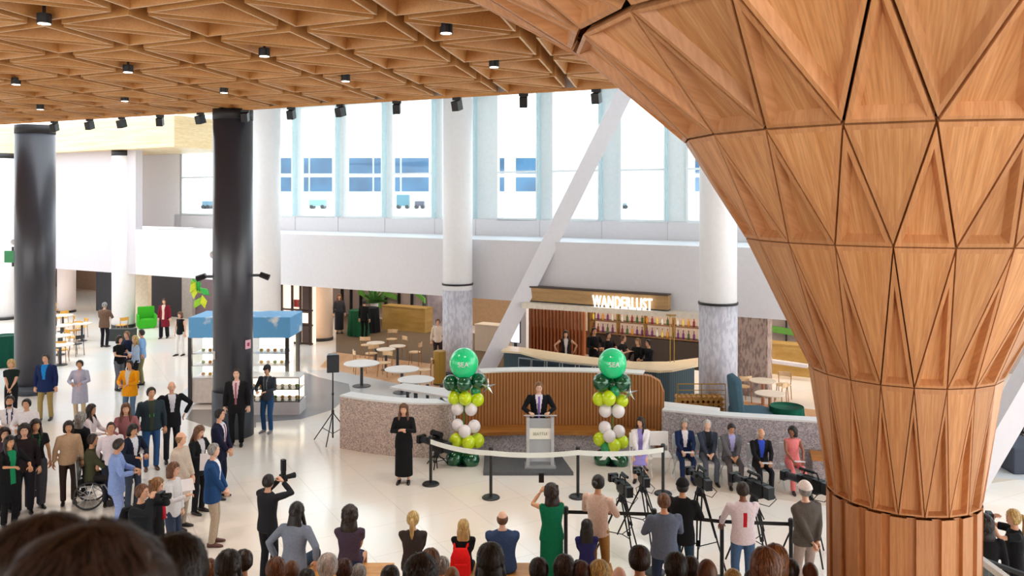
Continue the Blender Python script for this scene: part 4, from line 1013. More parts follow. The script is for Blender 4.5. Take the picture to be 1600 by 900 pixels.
for r_, z in enumerate((1.02,1.47,1.92)):
    for i in range(22):
        c, cn = BC[random.randrange(6)]
        if cn not in bt:
            t = thing('bottle', '', 'bottle'); MB().rev([(.04,0),(.042,.02),(.042,.17),(.016,.22),(.015,.28)], n=10).build('glass_body', mat('bottle_'+cn.replace(' ','_'), c, .25), t, smooth=True); MB().rev([(.018,.28),(.018,.31)], n=8).build('stopper', BLACK, t); bt[cn] = t; o = t
        else: o = dup(bt[cn], (0,0,0), 0, '')
        o['label'] = '%s bottle on the %s shelf of the back bar' % (cn, ('lower','middle','upper')[r_]); o['group'] = '%s bottles on the %s back bar shelf' % (cn, ('lower','middle','upper')[r_])
        o.location = sh_o+sh_u*(sh_L*(i+.5)/22)-sh_n*.08+Vector((0,0,z))
t = thing('hanging_rack', 'slim gold frame rising from the bar counter beside the patterned column', 'frame', PZ(1047,566,1.09))
for a in (0,.12): k = MB(); k.tube([(a,0,0),(a,0,1.4)], .012, 6); k.build('post', mat('gold_post','#b08a3a',.35), t)
k = MB(); k.box(-.1,1.0,-.05,.15,1.38,1.42); k.build('shelf', mat('gold_post','#b08a3a',.35), t)
p = PW(805,536,.55); t = thing('menu_screen', 'upright lit menu screen between the brace and the bar', 'screen', (p.x,p.y,0), WA)
k = MB(); hh = 1300; z0, z1 = PW(805,535,.55).z, PW(805,499,.55).z; k.box(-.19,.19,0,.06,z0-.02,z1+.02); k.build('housing', DGREY, t); MB().box(-.17,.17,-.008,.0,z0,z1).build('screen_face', mat('screen_lavender','#dcdcf4',.4,emit=.9), t); MB().box(-.05,.05,.0,.05,0,z0).build('stand', DGREY, t)
# rack of golden rods beside the patterned column
t = thing('railing', 'gold framed railing with cut firewood stacked behind it below the bar', 'railing', PZ(1055,632,0)+Vector((0,.3,0)))
g0 = Vector((4.3,21.6,0)); t.location = g0
GP_ = mat('gold_post','#b08a3a',.35)
for a in (0,.62,1.24): k = MB(); k.tube([(a,0,0),(a,0,1.15)], .014, 6); k.build('post', GP_, t)
k = MB(); k.tube([(0,0,1.15),(1.24,0,1.15)], .014, 6); k.build('rail', GP_, t)
for z in (.5,.62,.74,.86,.98): k = MB(); k.tube([(0,.03,z),(1.24,.03,z)], .01, 6); k.build('rod', GP_, t)
LG_ = mat('log_end','#c08a4a',.7); lg0 = None
for i in range(9):
    for j in range(6):
        m = MB(); m.tube([(0,0,0),(0,.4,0)], .065, 10); o = m.build('log', LG_, loc=(g0.x+.08+i*.135, g0.y+.1, .07+j*.13)); tag(o, 'short cut log in the stack behind the gold railing', 'log', 'stacked logs behind the gold railing')
q = [PZ(x,y,.95) for x,y in ((1035,627),(1125,637),(1110,648),(1040,638))]
tag(MB().prism([(p.x,p.y) for p in q], 0, .95).build('side_counter', TWHITE), 'white topped side counter just behind the right granite wall', 'counter')

# ================================================================== BALLOON COLUMNS
BGRN = mat('balloon_green','#14dc8c',.22,var=.05,coat=.6); BDK = mat('balloon_dark_green','#0c5a38',.12,var=.1,coat=1,metal=.3); BMID = mat('balloon_mid_green','#149a5c',.2,coat=.6)
BYEL = mat('balloon_lime','#cce60c',.25,var=.05,coat=.5); BWH = mat('balloon_white','#ece6e8',.3,var=.03,coat=.4)
SILV = mat('silver_foil','#d8dcdc',.15,metal=.9)
def balloons(px, label, lst, star, word):
    Y = 18.7; base = Vector(((px-800)/F*Y, Y, 0)); t = thing('balloon_column', label, 'balloon', base)
    k = MB(); k.tube([(0,0,0),(0,0,2.1)], .015, 8); k.build('pole', mat('pole_green','#3a7a2a',.5), t); MB().rev([(.22,0),(.22,.02)], n=20).build('base_plate', BLACK, t)
    for (x, y, r, m_, dy) in lst:
        p = PY(x, y, Y+dy)-base; R_ = r*Y/F*1.04
        m = MB(); n_, mm = 20, 14; vs = []
        for d in sph(n_, mm): s_ = 1+(.08*(-d.z) if d.z < 0 else 0); vs.append(p+Vector((d.x*R_, d.y*R_, d.z*R_*(1.03+(.06 if d.z < -.3 else 0)))))
        m.add(vs, sphf(n_, mm)); m.build('balloon', m_, t, smooth=True)
    x, y = star; p = PY(x, y, Y-.15)-base; m = MB(); pts = []
    for k in range(10): a = 2*pi*k/10+.3; r = (.20 if k % 2 == 0 else .05); pts.append((cos(a)*r, sin(a)*r))
    vs = [(p.x+a, p.y, p.z+b) for a, b in pts]+[(p.x,p.y-.05,p.z),(p.x,p.y+.05,p.z)]
    m.add(vs, [(i,(i+1)%10,10) for i in range(10)]+[((i+1)%10,i,11) for i in range(10)]); m.build('star_balloon', SILV, t)
    # lettering on the big balloon
    tx = bpy.data.curves.new('w','FONT'); tx.body = word; tx.size = .15; tx.extrude = .004; tx.align_x = 'CENTER'; o = bpy.data.objects.new('w', tx); COL.objects.link(o); bpy.context.view_layer.update()
    me = bpy.data.meshes.new_from_object(o.evaluated_get(bpy.context.evaluated_depsgraph_get())); bpy.data.objects.remove(o); me.materials.clear(); me.materials.append(BWH)
    x, y, r, _, dy = lst[0]; c = PY(x, y, Y)-base; R_ = r*Y/F*1.045
    for v in me.vertices: a, b, zz = v.co.x, v.co.y-.03, v.co.z; v.co = Vector((c.x+a, c.y-sqrt(max(R_*R_-a*a-b*b, .001))-.006-zz, c.z+b))
    lo = bpy.data.objects.new('lettering', me); COL.objects.link(lo); lo.parent = t
balloons(725, 'column of green, lime and white balloons left of the speaker', [(725,567,22,BGRN,0),(704,598,11.5,BDK,0),(725,599,12,BDK,-.12),(748,595,12,BDK,0),(715,609,8,BMID,.1),(743,610,8,BMID,.05),(710,621,10,BYEL,0),(727,622,10,BYEL,-.1),(746,624,10,BYEL,0),(715,638,9.5,BWH,0),(736,639,9.5,BWH,-.05),
   (715,664,9,BWH,0),(741,666,9.5,BWH,0),(726,674,9.5,BWH,-.12),(713,688,10.5,BYEL,-.05),(746,688,10.5,BYEL,.05),(732,691,10.5,BYEL,-.13),(725,712,12,BMID,.15),(710,716,13,BDK,0),(736,718,13,BDK,-.05)], (762,604), 'SEA')
balloons(957, 'column of green, lime and white balloons right of the speaker', [(957,567,21.5,BGRN,0),(940,597,13.5,BDK,0),(973,598,13.5,BDK,0),(957,600,11,BDK,.1),(961,611,8,BMID,-.05),(936,623,10,BYEL,0),(951,622,11,BYEL,-.1),(972,626,9.5,BYEL,0),(946,641,10,BWH,0),(966,642,10,BWH,-.05),
   (945,668,9.5,BWH,0),(967,674,9.5,BWH,0),(952,681,9.5,BWH,-.12),(937,686,10,BYEL,0),(972,690,10,BYEL,0),(959,696,10.5,BYEL,-.1),(947,700,8,BMID,-.1),(956,712,12,BMID,.15),(941,716,13,BDK,0),(969,720,13,BDK,-.05)], (984,614), 'SEA')
# mat and lectern
q = [G(755,743),G(896,743),G(874,712),G(757,712)]
tag(MB().prism([(p.x,p.y) for p in q], .0, .07).build('platform_mat', mat('charcoal_mat','#5a5d61',.8,var=.15,scale=20)), 'low charcoal platform mat under the lectern', 'mat')
lx, ly = PY(844,0,18.35).x, 18.35
t = thing('lectern', 'clear acrylic lectern with silver posts and a white sign', 'lectern', (lx,ly,.07))
ACR = mat('frosted_acrylic','#dde3e8',.25,var=.03,alpha=.45)
for s_ in (-1,1): MB().box(s_*.27-.035,s_*.27+.035,-.06,.06,0,1.08).build('post', mat('brushed_silver','#cfd3d8',.35,metal=.5), t)
MB().box(-.235,.235,-.01,.01,.1,1.05).build('front_panel', ACR, t); m = MB(); m.obox((0,-.02,1.12),(.36,0,0),(0,.2,-.05),(0,.003,.012)); m.build('top_shelf', ACR, t); MB().box(-.34,.34,-.2,.2,0,.03).build('base', ACR, t)
MB().box(-.06,.06,.03,.05,.1,.75).build('centre_strip', mat('brushed_silver','#cfd3d8',.35), t); MB().box(-.24,.24,-.03,-.012,.60,.84).build('sign_panel', mat('sign_white','#f4f2e4',.5,var=.02), t)
def textmesh(word, size, m, loc, rot, par, nm='lettering', sx=1):
    tx = bpy.data.curves.new('w','FONT'); tx.body = word; tx.size = size; tx.extrude = .002; tx.align_x = 'CENTER'; o = bpy.data.objects.new('w', tx); COL.objects.link(o); bpy.context.view_layer.update()
    me = bpy.data.meshes.new_from_object(o.evaluated_get(bpy.context.evaluated_depsgraph_get())); bpy.data.objects.remove(o); me.materials.clear(); me.materials.append(m)
    lo = bpy.data.objects.new(nm, me); COL.objects.link(lo); lo.parent = par; lo.location = loc; lo.rotation_euler = rot; lo.scale = (sx,1,1)
textmesh('SEATTLE', .085, mat('sign_text','#8a9a78',.6), (0,-.034,.69), (pi/2,0,0), t)
m = MB(); m.tube([(-.05,0,1.14),(-.05,.02,1.3),(-.05,.1,1.36)], .008, 6); m.build('microphone', BLACK, t)
# stanchions
sg = None; tops = []
SL = ['farthest left, beside the interpreter','left of the lectern','right of the lectern','beside the seated woman in white']
for (px, pb), s_ in zip(((673,757),(767,778),(903,777),(1036,772)), SL):
    g = G(px, pb); lab = 'black barrier post holding the white ribbon, '+s_; tops.append(g+Vector((0,0,.96)))
    if sg is None:
        sg = thing('barrier_post', lab, 'post', g, 0, 'black barrier posts along the ribbon')
        MB().rev([(.18,0),(.18,.015),(.16,.035),(.04,.05)], n=28).build('base', BLACK, sg); MB().rev([(.032,.04),(.032,.92)], n=14).build('pole', BLACK, sg); MB().rev([(.045,.90),(.045,1.0),(.03,1.02)], n=14).build('head', BLACK, sg)
    else: dup(sg, g, 0, lab)
rb = MB(); vs = []; fs = []
for i in range(3):
    for k in range(12):
        u_ = k/12; p = tops[i].lerp(tops[i+1], u_); sag = .05*4*u_*(1-u_); vs += [(p.x,p.y-.05,p.z-sag),(p.x,p.y-.05,p.z-.10-sag),(p.x,p.y-.056,p.z-.10-sag),(p.x,p.y-.056,p.z-sag)]
p = tops[3]; vs += [(p.x,p.y-.05,p.z),(p.x,p.y-.05,p.z-.10),(p.x,p.y-.056,p.z-.10),(p.x,p.y-.056,p.z)]
nn_ = len(vs)//4
for i in range(nn_-1):
    for e in range(4): fs.append((i*4+e,(i+1)*4+e,(i+1)*4+(e+1)%4,i*4+(e+1)%4))
rb.add(vs, fs); tag(rb.build('ribbon', mat('ribbon_white','#eef4ee',.35,var=.03)), 'long white ribbon stretched between the black posts in front of the lectern', 'ribbon')
m = MB(); o = Vector(tops[3])+Vector((-1.12,-.12,-.14))
tag(m.add([tuple(o+Vector(v)*.62) for v in ((0,0,0),(.1,-.05,.12),(.3,-.05,.14),(.14,0,0),(.3,-.05,-.14),(.1,-.05,-.12),(-.1,-.05,.13),(-.3,-.05,.12),(-.14,0,0),(-.3,-.05,-.14),(-.1,-.05,-.13))], [(0,1,2,3),(0,3,4,5),(0,6,7,8),(0,8,9,10)]).build('ribbon_bow', mat('ribbon_white','#eef4ee',.35)), 'white bow hanging from the ribbon at the seated woman in white', 'bow')
# press barrier belts
bg_ = None; bt_ = []
for (px, Y), s_ in zip(((884,13.4),(1022,13.3),(1128,13.0),(1236,12.9)), ('beside the woman in green','among the tripods','left of the man in the white shirt','behind the man in the white cap')):
    g = Vector(((px-800)/F*Y, Y, 0)); lab = 'black press barrier post '+s_; bt_.append(g)
    dup(sg, g, 0, lab, 'black press barrier posts')
for i in range(3):
    a, b_ = bt_[i]+Vector((0,0,.93)), bt_[i+1]+Vector((0,0,.93)); m = MB(); m.obox((a+b_)/2, (b_-a)/2, (0,.003,0), (0,0,.028)); tag(m.build('barrier_belt', BLACK), 'black barrier belt, %s span of the press line' % ('left','middle','right')[i], 'barrier', 'black belts of the press line')
# loudspeaker
g = Vector(((520-800)/F*20.4, 20.4, 0)); t = thing('speaker_stand', 'black tripod stand under the loudspeaker left of the granite wall', 'speaker stand', g)
m = MB(); m.tube([(0,0,.1),(0,0,1.72)], [.02,.016], 8); m.build('pole', BLACK, t); MB().rev([(.035,.7),(.035,.78)], n=10).build('collar', BLACK, t); MB().rev([(.03,1.15),(.03,1.2)], n=10).build('collar', BLACK, t)
for a in (.5, 2.9, 4.6): m = MB(); m.tube([(0,0,.72),(cos(a)*.5,sin(a)*.5,.02)], .014, 6); m.build('leg', BLACK, t); m = MB(); m.tube([(0,0,.2),(cos(a)*.28,sin(a)*.28,.33)], .009, 6); m.build('brace', BLACK, t)
t = thing('loudspeaker', 'black loudspeaker box on top of the tripod stand', 'loudspeaker', g+Vector((0,0,1.72)), .25)
m = MB(); m.prism([(-.15,-.14),(.15,-.14),(.11,.14),(-.11,.14)], 0, .43); bevel(m.build('cabinet', BLACK, t), .015); MB().box(-.135,.135,-.155,-.14,.02,.41).build('grille', mat('grille','#2c3038',.7), t)
# video cameras on tripods
VB = mat('camera_black','#0e1012',.5,var=.2,spec=.25); VG = mat('camera_grey','#24282e',.45,spec=.3); LENS = mat('lens_glass','#20304a',.08,spec=1)
def tripod(x, y, h, label, a0=0.3, spread=.45):
    t = thing('tripod', label, 'tripod', (x,y,0), 0)
    for k in range(3):
        a = a0+2*pi*k/3; d = Vector((cos(a),sin(a),0)); m = MB(); nn = Vector((-d.y,d.x,0))*.035
        for s_ in (-1,1): m.tube([d*.05+nn*s_+Vector((0,0,h-.1)), d*spread*.6+nn*s_*.6+Vector((0,0,h*.42))], .014, 6)
        m.tube([d*spread*.55+Vector((0,0,h*.48)), d*spread+Vector((0,0,.02))], .014, 6); m.build('leg', VB, t)
        m = MB(); m.tube([(0,0,h*.35), d*spread*.62+Vector((0,0,h*.38))], .008, 6); m.build('spreader', VB, t)
    MB().rev([(.05,h-.14),(.07,h-.08),(.05,h)], n=14).build('head', VG, t); m = MB(); m.tube([(0,-.05,h-.05),(.05,-.38,h-.25)], .012, 6); m.build('pan_handle', VB, t)
    return t
def videocam(x, y, z, yaw, label, s=1.0, fur=False):
    t = thing('video_camera', label, 'camera', (x,y,z), yaw); t.scale = (s,s,s)
    m = MB(); m.box(-.06,.06,-.22,.10,.03,.20); bevel(m.build('body', VB, t), .012)
    m = MB(); m.tube([(0,.1,.12),(0,.16,.12),(0,.30,.12),(0,.34,.12)], [.045,.055,.05,.06], 14); m.build('lens', VG, t); m = MB(); m.box(-.075,.075,.34,.41,.06,.18); m.build('matte_box', VB, t); m = MB(); m.tube([(0,.40,.12),(0,.415,.12)], .045, 14); m.build('front_glass', LENS, t)
    m = MB(); m.tube([(0,-.15,.2),(0,-.12,.27),(0,.06,.27),(0,.09,.2)], .012, 6); m.build('handle', VB, t)
    m = MB(); m.box(-.14,-.05,.02,.09,.17,.23); m.tube([(-.1,.02,.2),(-.1,-.10,.2)], .028, 8); m.build('viewfinder', VB, t)
    m = MB(); m.tube([(.08,-.02,.24),(.08,.20,.24)], .022 if not fur else .05, 10); m.build('microphone', VG if not fur else VB, t)
    m = MB(); m.box(-.05,.05,-.32,-.22,.04,.19); m.build('battery', VG, t); m = MB(); m.tube([(.05,-.2,.1),(.15,-.25,.0),(.12,-.15,-.12),(.03,-.05,-.1)], .006, 6); m.tube([(-.05,-.22,.08),(-.17,-.2,.0),(-.12,-.1,-.14)], .006, 6); m.build('cable', VB, t)
    m = MB(); m.box(-.04,.04,-.15,.1,0,.03); m.build('mounting_plate', VG, t)
for (px, pyt, Y, yaw, s_, lab) in ((972,742,13.9,.25,1.1,'left of the pair at the ponytailed man'),(1004,731,14.6,.1,1.0,'right of the pair, slightly farther back'),(1094,731,13.1,.2,1.05,'above the tall tripod left of the man in white'),(1178,740,13.6,.45,1.25,'behind the head of the man in the white printed shirt'),(1264,735,13.8,.6,1.25,'beside the man in the white cap')):
    x = (px-800)/F*Y; zt = CH-(pyt-HZ)/F*Y; zb = zt-.28*s_
    tripod(x, Y, zb, 'black camera tripod '+lab, random.uniform(0,2)); videocam(x, Y, zb, yaw, 'black video camera '+lab, s_)
x, Y = (682-800)/F*18.5, 18.5
tripod(x, Y, .35, 'short tripod on the floor left of the left balloon column', .4, .28); videocam(x, Y, .35, .8, 'black video camera on the floor left of the left balloon column', 1.4, True)
# event chairs for the seated row
SEATC = mat('chair_silver','#c4ccd0',.4,metal=.2)
def event_chair(x, y, rz, m_, label, grp):
    t = thing('folding_chair', label, 'chair', (x,y,0), rz, grp)
    MB().box(-.21,.21,-.2,.2,.42,.45).build('seat', m_, t); m = MB(); m.obox((0,-.22,.72),(.2,0,0),(0,.012,-.005),(0,-.03,.14)); m.build('backrest', m_, t)
    for s_ in (-1,1):
        m = MB(); m.tube([(s_*.21,.2,0),(s_*.2,-.2,.44),(s_*.2,-.25,.86)], .012, 6); m.build('leg', m_, t); m = MB(); m.tube([(s_*.2,-.24,0),(s_*.2,.16,.43)], .012, 6); m.build('leg', m_, t)
    return t
# bench blocks, right
LB_ = cloth('#4a505c')
for (x0, x1, yb, yt, s_) in ((1540,1588,722,664,'tall dark grey lounge block beyond the tree column'),(1584,1640,742,700,'low dark grey lounge block at the right edge')):
    a = G(x0,yb); b_ = G(x1,yb); z = CH-(yt-HZ)/F*(a.y); o = MB().box(a.x,b_.x,a.y,a.y+1.0,0,z); tag(bevel(o.build('lounge_block', LB_), .03), s_, 'bench')
# handrail, right bottom
t = thing('handrail', 'glass stair balustrade with pale rail at the lower right corner', 'railing', (0,0,0))
a, b_ = PY(1500,850,9.0), PY(1600,925,7.0); d = b_-a
m = MB(); m.obox((a+b_)/2, d/2, Vector((-d.y,d.x,0)).normalized()*.03, (0,0,.03)); m.build('rail', mat('rail_pale','#dbe8ea',.25), t)
m = MB(); q = [a,b_]; m.add([a, b_, b_-Vector((0,0,1)), a-Vector((0,0,1))], [(0,1,2,3)]); o = m.build('glass_panel', glass('rail_glass',(.85,.95,.95),.08), t); so = o.modifiers.new('s','SOLIDIFY'); so.thickness = .012
for u_ in (.02,.98):
    p = a.lerp(b_, u_); m = MB(); m.tube([p, (p.x,p.y,0)], .03, 8); m.build('post', STEEL, t)
a, b_ = PY(1540,876,9.6), PY(1620,905,8.9); m = MB(); m.tube([a,b_], .03, 8); o = thing('handrail', 'dark round handrail behind the pale one at lower right', 'railing'); m.build('rail', BLACK, o)
for u_ in (.05,.95): p = a.lerp(b_, u_); m = MB(); m.tube([p, (p.x,p.y,0)], .02, 8); m.build('post', BLACK, o)

# ================================================================== FRONT BENCHES AND STEPPED SEATING
BT = wood('front_bench_timber','#dca45a','#c48838',stretch=(.1,1,1),scale=8)
for (x0, x1, s_) in ((438,612,'left timber bench in front of the seating with the two women on it'),(640,838,'middle timber bench under the bald man in blue'),(893,958,'right timber bench under the woman in purple')):
    Y = 12.35; t = thing('timber_bench', s_, 'bench', ((x0-800)/F*Y, Y, 0)); L = (x1-x0)/F*Y
    MB().box(0,L,-.28,.28,.39,.45).build('seat', BT, t); MB().box(.03,L-.03,-.24,.24,0,.39).build('base', mat('bench_side','#b08050',.6), t)
def zs(k): return 1.30+.382*k
STEPM = wood('tribune_timber','#c89a60','#b08048',stretch=(.1,1,1),scale=6)
for k in range(0, 11):
    Y = 9.0-.9*k; x1 = 3.9 if k == 0 else 2.6
    if k >= 4: x1 = 2.2
    x0 = -3.75 if k < 3 else -4.5
    m = MB(); m.box(x0, x1, Y-.5, Y+.40, 0, zs(k)); struct(m.build('floor', STEPM))
m = MB(); m.box(-3.75, 3.9, 9.4, 10.25, 0, .85); struct(m.build('floor', STEPM))
# ================================================================== THE PEOPLE
PS = stand_at
# --- standing at the left
PS(18,561,1.62,165,'woman with short blond hair in a dark green top, hands clasped, at far left',fem=True,hair='blond',style='bob',top='#1c2a26',bot='#1a1a20',sleeve='short',pose='clasp')
PS(72,552,1.80,175,'man in a navy jacket, bright blue shirt and khaki trousers',top='#1c2c5a',kind='coat' if False else 'jacket',under='#1e88d8',bot='#a8925c',hair='dark',wide=1.1,stride=.3)
PS(125,562,1.63,170,'person in a pale grey cardigan with a red lanyard and beige trousers',fem=True,top='#b4b6cc',bot='#cbb898',hair='black',style='bun',pose='hold',skin='m',lanyard='#b02848',kind='coat',under='#c8b8c8')
PS(203,562,1.68,185,'person in a yellow orange jacket over a pale shirt and jeans',top='#f0a012',kind='jacket',under='#d8d4c8',bot='#5a7896',hair='dark',pose='hold',skin='t',wide=1.1)
PS(186,524,1.70,110,'woman in a black polo and grey trousers standing left in the rear group',fem=True,top='#15161a',sleeve='short',bot='#6a6e78',hair='dark',style='bob',pose='hold')
PS(199,517,1.72,200,'man in a dark navy shirt in the middle of the rear group',top='#1e2844',bot='#2a2c34',hair='light',pose='down')
PS(212,524,1.66,230,'woman with long blond hair in a light blue top in the rear group',fem=True,top='#a8bcd8',bot='#1c1c22',hair='blond',style='long',pose='cross')
PS(222,514,1.78,250,'tall man in a light blue shirt and khaki trousers, hands on hips',top='#8ab4e4',bot='#8a8460',hair='dark',pose='hips')
PS(163,472,1.80,10,'grey haired man in a brown jacket seen from behind in the left cafe',top='#6b5242',kind='jacket',bot='#1c1c24',hair='grey',wide=1.1,pose='hold')
PS(257,466,1.70,180,'woman with red hair in a maroon cardigan and wide black trousers',fem=True,top='#7a1c2c',kind='coat',under='#e8c8b8',bot='#1a1a1e',legs='wide',hair='red',style='long',stride=.4)
PS(282,487,1.66,200,'woman in a black top and white trousers walking behind the kiosk',fem=True,top='#17171a',sleeve='none',bot='#eeeae8',hair='brown',style='bob',stride=.3)
PS(15,617,1.72,150,'bearded man in a white shirt with a lanyard at the left edge',top='#ece8ea',bot='#2a2c34',hair='dark',beard=True,skin='m',pose='hold',lanyard='#2a3a60',sleeve='half')
PS(42,622,1.68,170,'young man in a white shirt right of the bearded man',top='#e8e4e8',bot='#23262e',hair='black',skin='m',pose='hold')
PS(6,668,1.62,130,'woman with reddish dark hair half hidden at the left edge',fem=True,top='#4a3a4c',bot='#22222a',hair='dark',style='curly',pose='down')
PS(14,680,1.66,120,'woman in a green top under a black cardigan at the left edge',fem=True,top='#15171a',kind='coat',under='#1c8c5c',bot='#17181c',hair='black',style='long',pose='reach',skin='t',sleeve='half')
PS(38,662,1.70,150,'person in dark clothes with curly hair behind the woman in grey trousers',fem=True,top='#2a2024',bot='#22222a',hair='dark',style='curly')
PS(55,654,1.73,135,'woman in a black top and wide charcoal trousers with a green lanyard',fem=True,top='#1a1c20',bot='#4a4c56',legs='wide',hair='dark',style='long',sleeve='short',pose='down',lanyard='#2c6a3c',skin='t')
PS(107,657,1.62,150,'woman with short dark hair in a beige sweater and brown trousers',fem=True,top='#c8a888',kind='sweater',bot='#3a2c26',hair='dark',style='bob',pose='side',skin='t')
PS(125,645,1.66,20,'grey haired person in black seen from behind beside the beige sweater',top='#1a1c22',kind='jacket',bot='#202228',hair='grey',style='curly')
PS(141,631,1.68,85,'woman with wavy dark hair in a white patterned blouse looking right',fem=True,top='#e4d8dc',bot='#4a3c34',hair='dark',style='long',pose='hold',skin='m')
PS(173,658,1.62,150,'bald man in a white shirt behind the man in light blue',top='#efe6ee',bot='#2c3040',hair='dark',style='buzz',skin='m',pose='down',wide=.95)
PS(182,684,1.72,70,'man in a light blue suit facing right',top='#8aa4dc',kind='jacket',bot='#93aae0',hair='dark',pose='hold',skin='m',hp=15,shoe='#e8e4e0')
PS(197,629,1.68,160,'woman with long reddish hair in a plaid pinkish top',fem=True,top='#a0686c',bot='#2c3246',hair='brown',style='long',pose='hold')
PS(206,661,1.64,120,'woman in a navy blazer holding papers right of the light blue suit',fem=True,top='#1c2438',kind='jacket',under='#e6eaf4',bot='#3c4454',hair='black',style='bob',pose='hold',skin='t',hp=12)
PS(236,604,1.82,150,'man in a dark vest with a green lanyard, jeans and brown boots',top='#2c3a44',kind='vest',under='#3a4438',bot='#33598c',hair='dark',pose='side',skin='m',shoe='#5a4030',lanyard='#58b050',wide=1.15,hy=-10)
PS(268,595,1.82,150,'bald man in a black blazer and pale shirt stepping forward',top='#17181c',kind='jacket',under='#dcdce8',bot='#23242c',hair='grey',style='bald',pose='hips',stride=.35)
PS(281,674,1.76,95,'balding man in a long beige coat seen from the side',top='#c8b8a8',kind='coat',bot='#a89a8c',hair='light',style='balding',pose='clasp')
PS(309,663,1.68,110,'woman with long brown hair in a black blazer left of the navy suit',fem=True,top='#16181c',kind='jacket',under='#d0d0d4',bot='#1a1a20',hair='brown',style='long',pose='hold',hp=15)
PS(342,637,1.80,95,'man in a dark navy suit with black hair looking right',top='#1c2038',kind='jacket',under='#e0e0ec',tie='#7a2030',bot='#1c2036',hair='black',pose='clasp')
PS(332,692,1.76,80,'grey haired man in a blue blazer and beige trousers with brown shoes',top='#234a7c',kind='jacket',under='#f0f0f4',bot='#b8a690',hair='grey',pose='clasp',shoe='#5a2c20',skin='p')
PS(269,722,1.68,95,'woman with brown hair in a white patterned top holding a paper',fem=True,top='#dcdce0',bot='#38445c',hair='brown',style='bob',pose='phone')
PS(243,748,1.70,85,'woman with curly light brown hair, black top and a red scarf',fem=True,top='#17181b',bot='#4c5058',hair='light',style='curly',pose='down',scarf='#c8283c')
ph1 = PS(220,755,1.76,100,'photographer in a black jacket with a backpack aiming a camera',top='#1c2126',kind='jacket',bot='#23262a',hair='brown',pose='camera',wide=1.1)
person((370-800)/F*20.1,20.1,172,'man in a black suit with a pink patterned tie before the black column',h=1.88,top='#1a191c',kind='jacket',under='#e8c8cc',tie='#a06878',bot='#17171a',hair='dark',skin='p')
PS(418,570,1.72,195,'man in a cap and dark checked shirt with jeans beside the kiosk',top='#3c4450',bot='#2c5484',hair='dark',pose='hold',cap='#3a3a40',shoe='#8a8a90',lanyard='#889098')
# --- middle
PS(631,630,1.67,180,'interpreter woman with long brown hair all in black before the granite wall',fem=True,top='#17181b',kind='jacket',bot='#16171a',legs='longskirt',hair='brown',style='long',pose='sign')
person((842-800)/F*18.85, 18.85, 180, 'man in a dark suit with a purple tie speaking at the lectern', h=1.84, z=.0, top='#15161c', kind='jacket', under='#e8e4f0', tie='#8868c0', bot='#15161c', hair='light', pose='podium', skin='p', hp=8)
ph2 = PS(418,741,1.68,30,'photographer all in black standing behind the front bench with a camera',top='#25262b',kind='sweater',bot='#1e1f24',hair='black',pose='camera')
# --- seated row facing us
def seat_row(px, pyh, Y, label, face=180, **k):
    zt = CH-(pyh-HZ)/F*Y; h = 1.75*zt/1.36; x = (px-800)/F*Y
    person(x, Y, face, label, h=max(1.55, min(1.85, h)), sit=.46, **k); return x, Y
ROW = [
 (1069,661,17.8,'grey haired woman in a navy suit at the left of the seated row',dict(fem=True,hair='grey',style='bob',top='#1c2c50',kind='jacket',under='#e6e2e6',bot='#1c2c50',pose='read')),
 (1105,660,17.7,'white haired man in a dark checked blazer, second of the seated row',dict(hair='white',top='#3a4252',kind='jacket',under='#24262c',bot='#5a606c',pose='lap',skin='p')),
 (1142,665,17.5,'man in a grey blazer and lavender shirt in the middle of the row',dict(hair='dark',top='#6a6a70',kind='jacket',under='#b0b0e4',bot='#5c5658',pose='lap',skin='m',hp=25,wide=1.15)),
 (1188,678,17.1,'older man in a black jacket over a bright blue shirt in the row',dict(hair='white',style='balding',top='#17181c',kind='jacket',under='#3450c0',bot='#1a1a20',pose='read',skin='m',hp=20)),
 (1238,676,17.2,'woman with dark hair in a sleeveless pink outfit ending the row',dict(fem=True,hair='black',style='bob',top='#e88484',bot='#e07c7c',sleeve='none',pose='read',skin='d',hy=50))]
GR = 'folding chairs under the seated row'
ec = None
for i, (px, py, Y, lab, k) in enumerate(ROW):
    x, Y = seat_row(px, py, Y, lab, **k)
    l2 = 'grey chair under the '+('navy suited woman','checked blazer man','grey blazer man','man in blue shirt','woman in pink')[i]
    if ec is None: ec = event_chair(x, Y, pi, SEATC, l2, GR)
    else: dup(ec, (x, Y, 0), pi, l2, GR)
    if k['pose'] == 'read':
        m = MB(); m.box(-.1,.1,-.14,.14,0,.006); o = m.build('paper', WHITE, loc=(x, Y-.40, .66)); o.rotation_euler = (-.2,0,0); tag(o, 'white paper on the lap of the '+('navy suited woman','','','man in the blue shirt','woman in pink')[i], 'paper')
x, Y = seat_row(1001,656,17.9,'woman in a white cardigan and lavender dress seated right of the balloons',face=190,fem=True,hair='dark',style='long',top='#f2eef2',kind='coat',under='#9a90d8',bot='#9a90d8',legs='skirt',pose='lap',hy=30)
event_chair(x, Y, pi, TWHITE, 'white folding chair under the woman in the white cardigan', None)
event_chair((1032-800)/F*18.0, 18.0, pi, TWHITE, 'empty white folding chair left of the seated row', None)
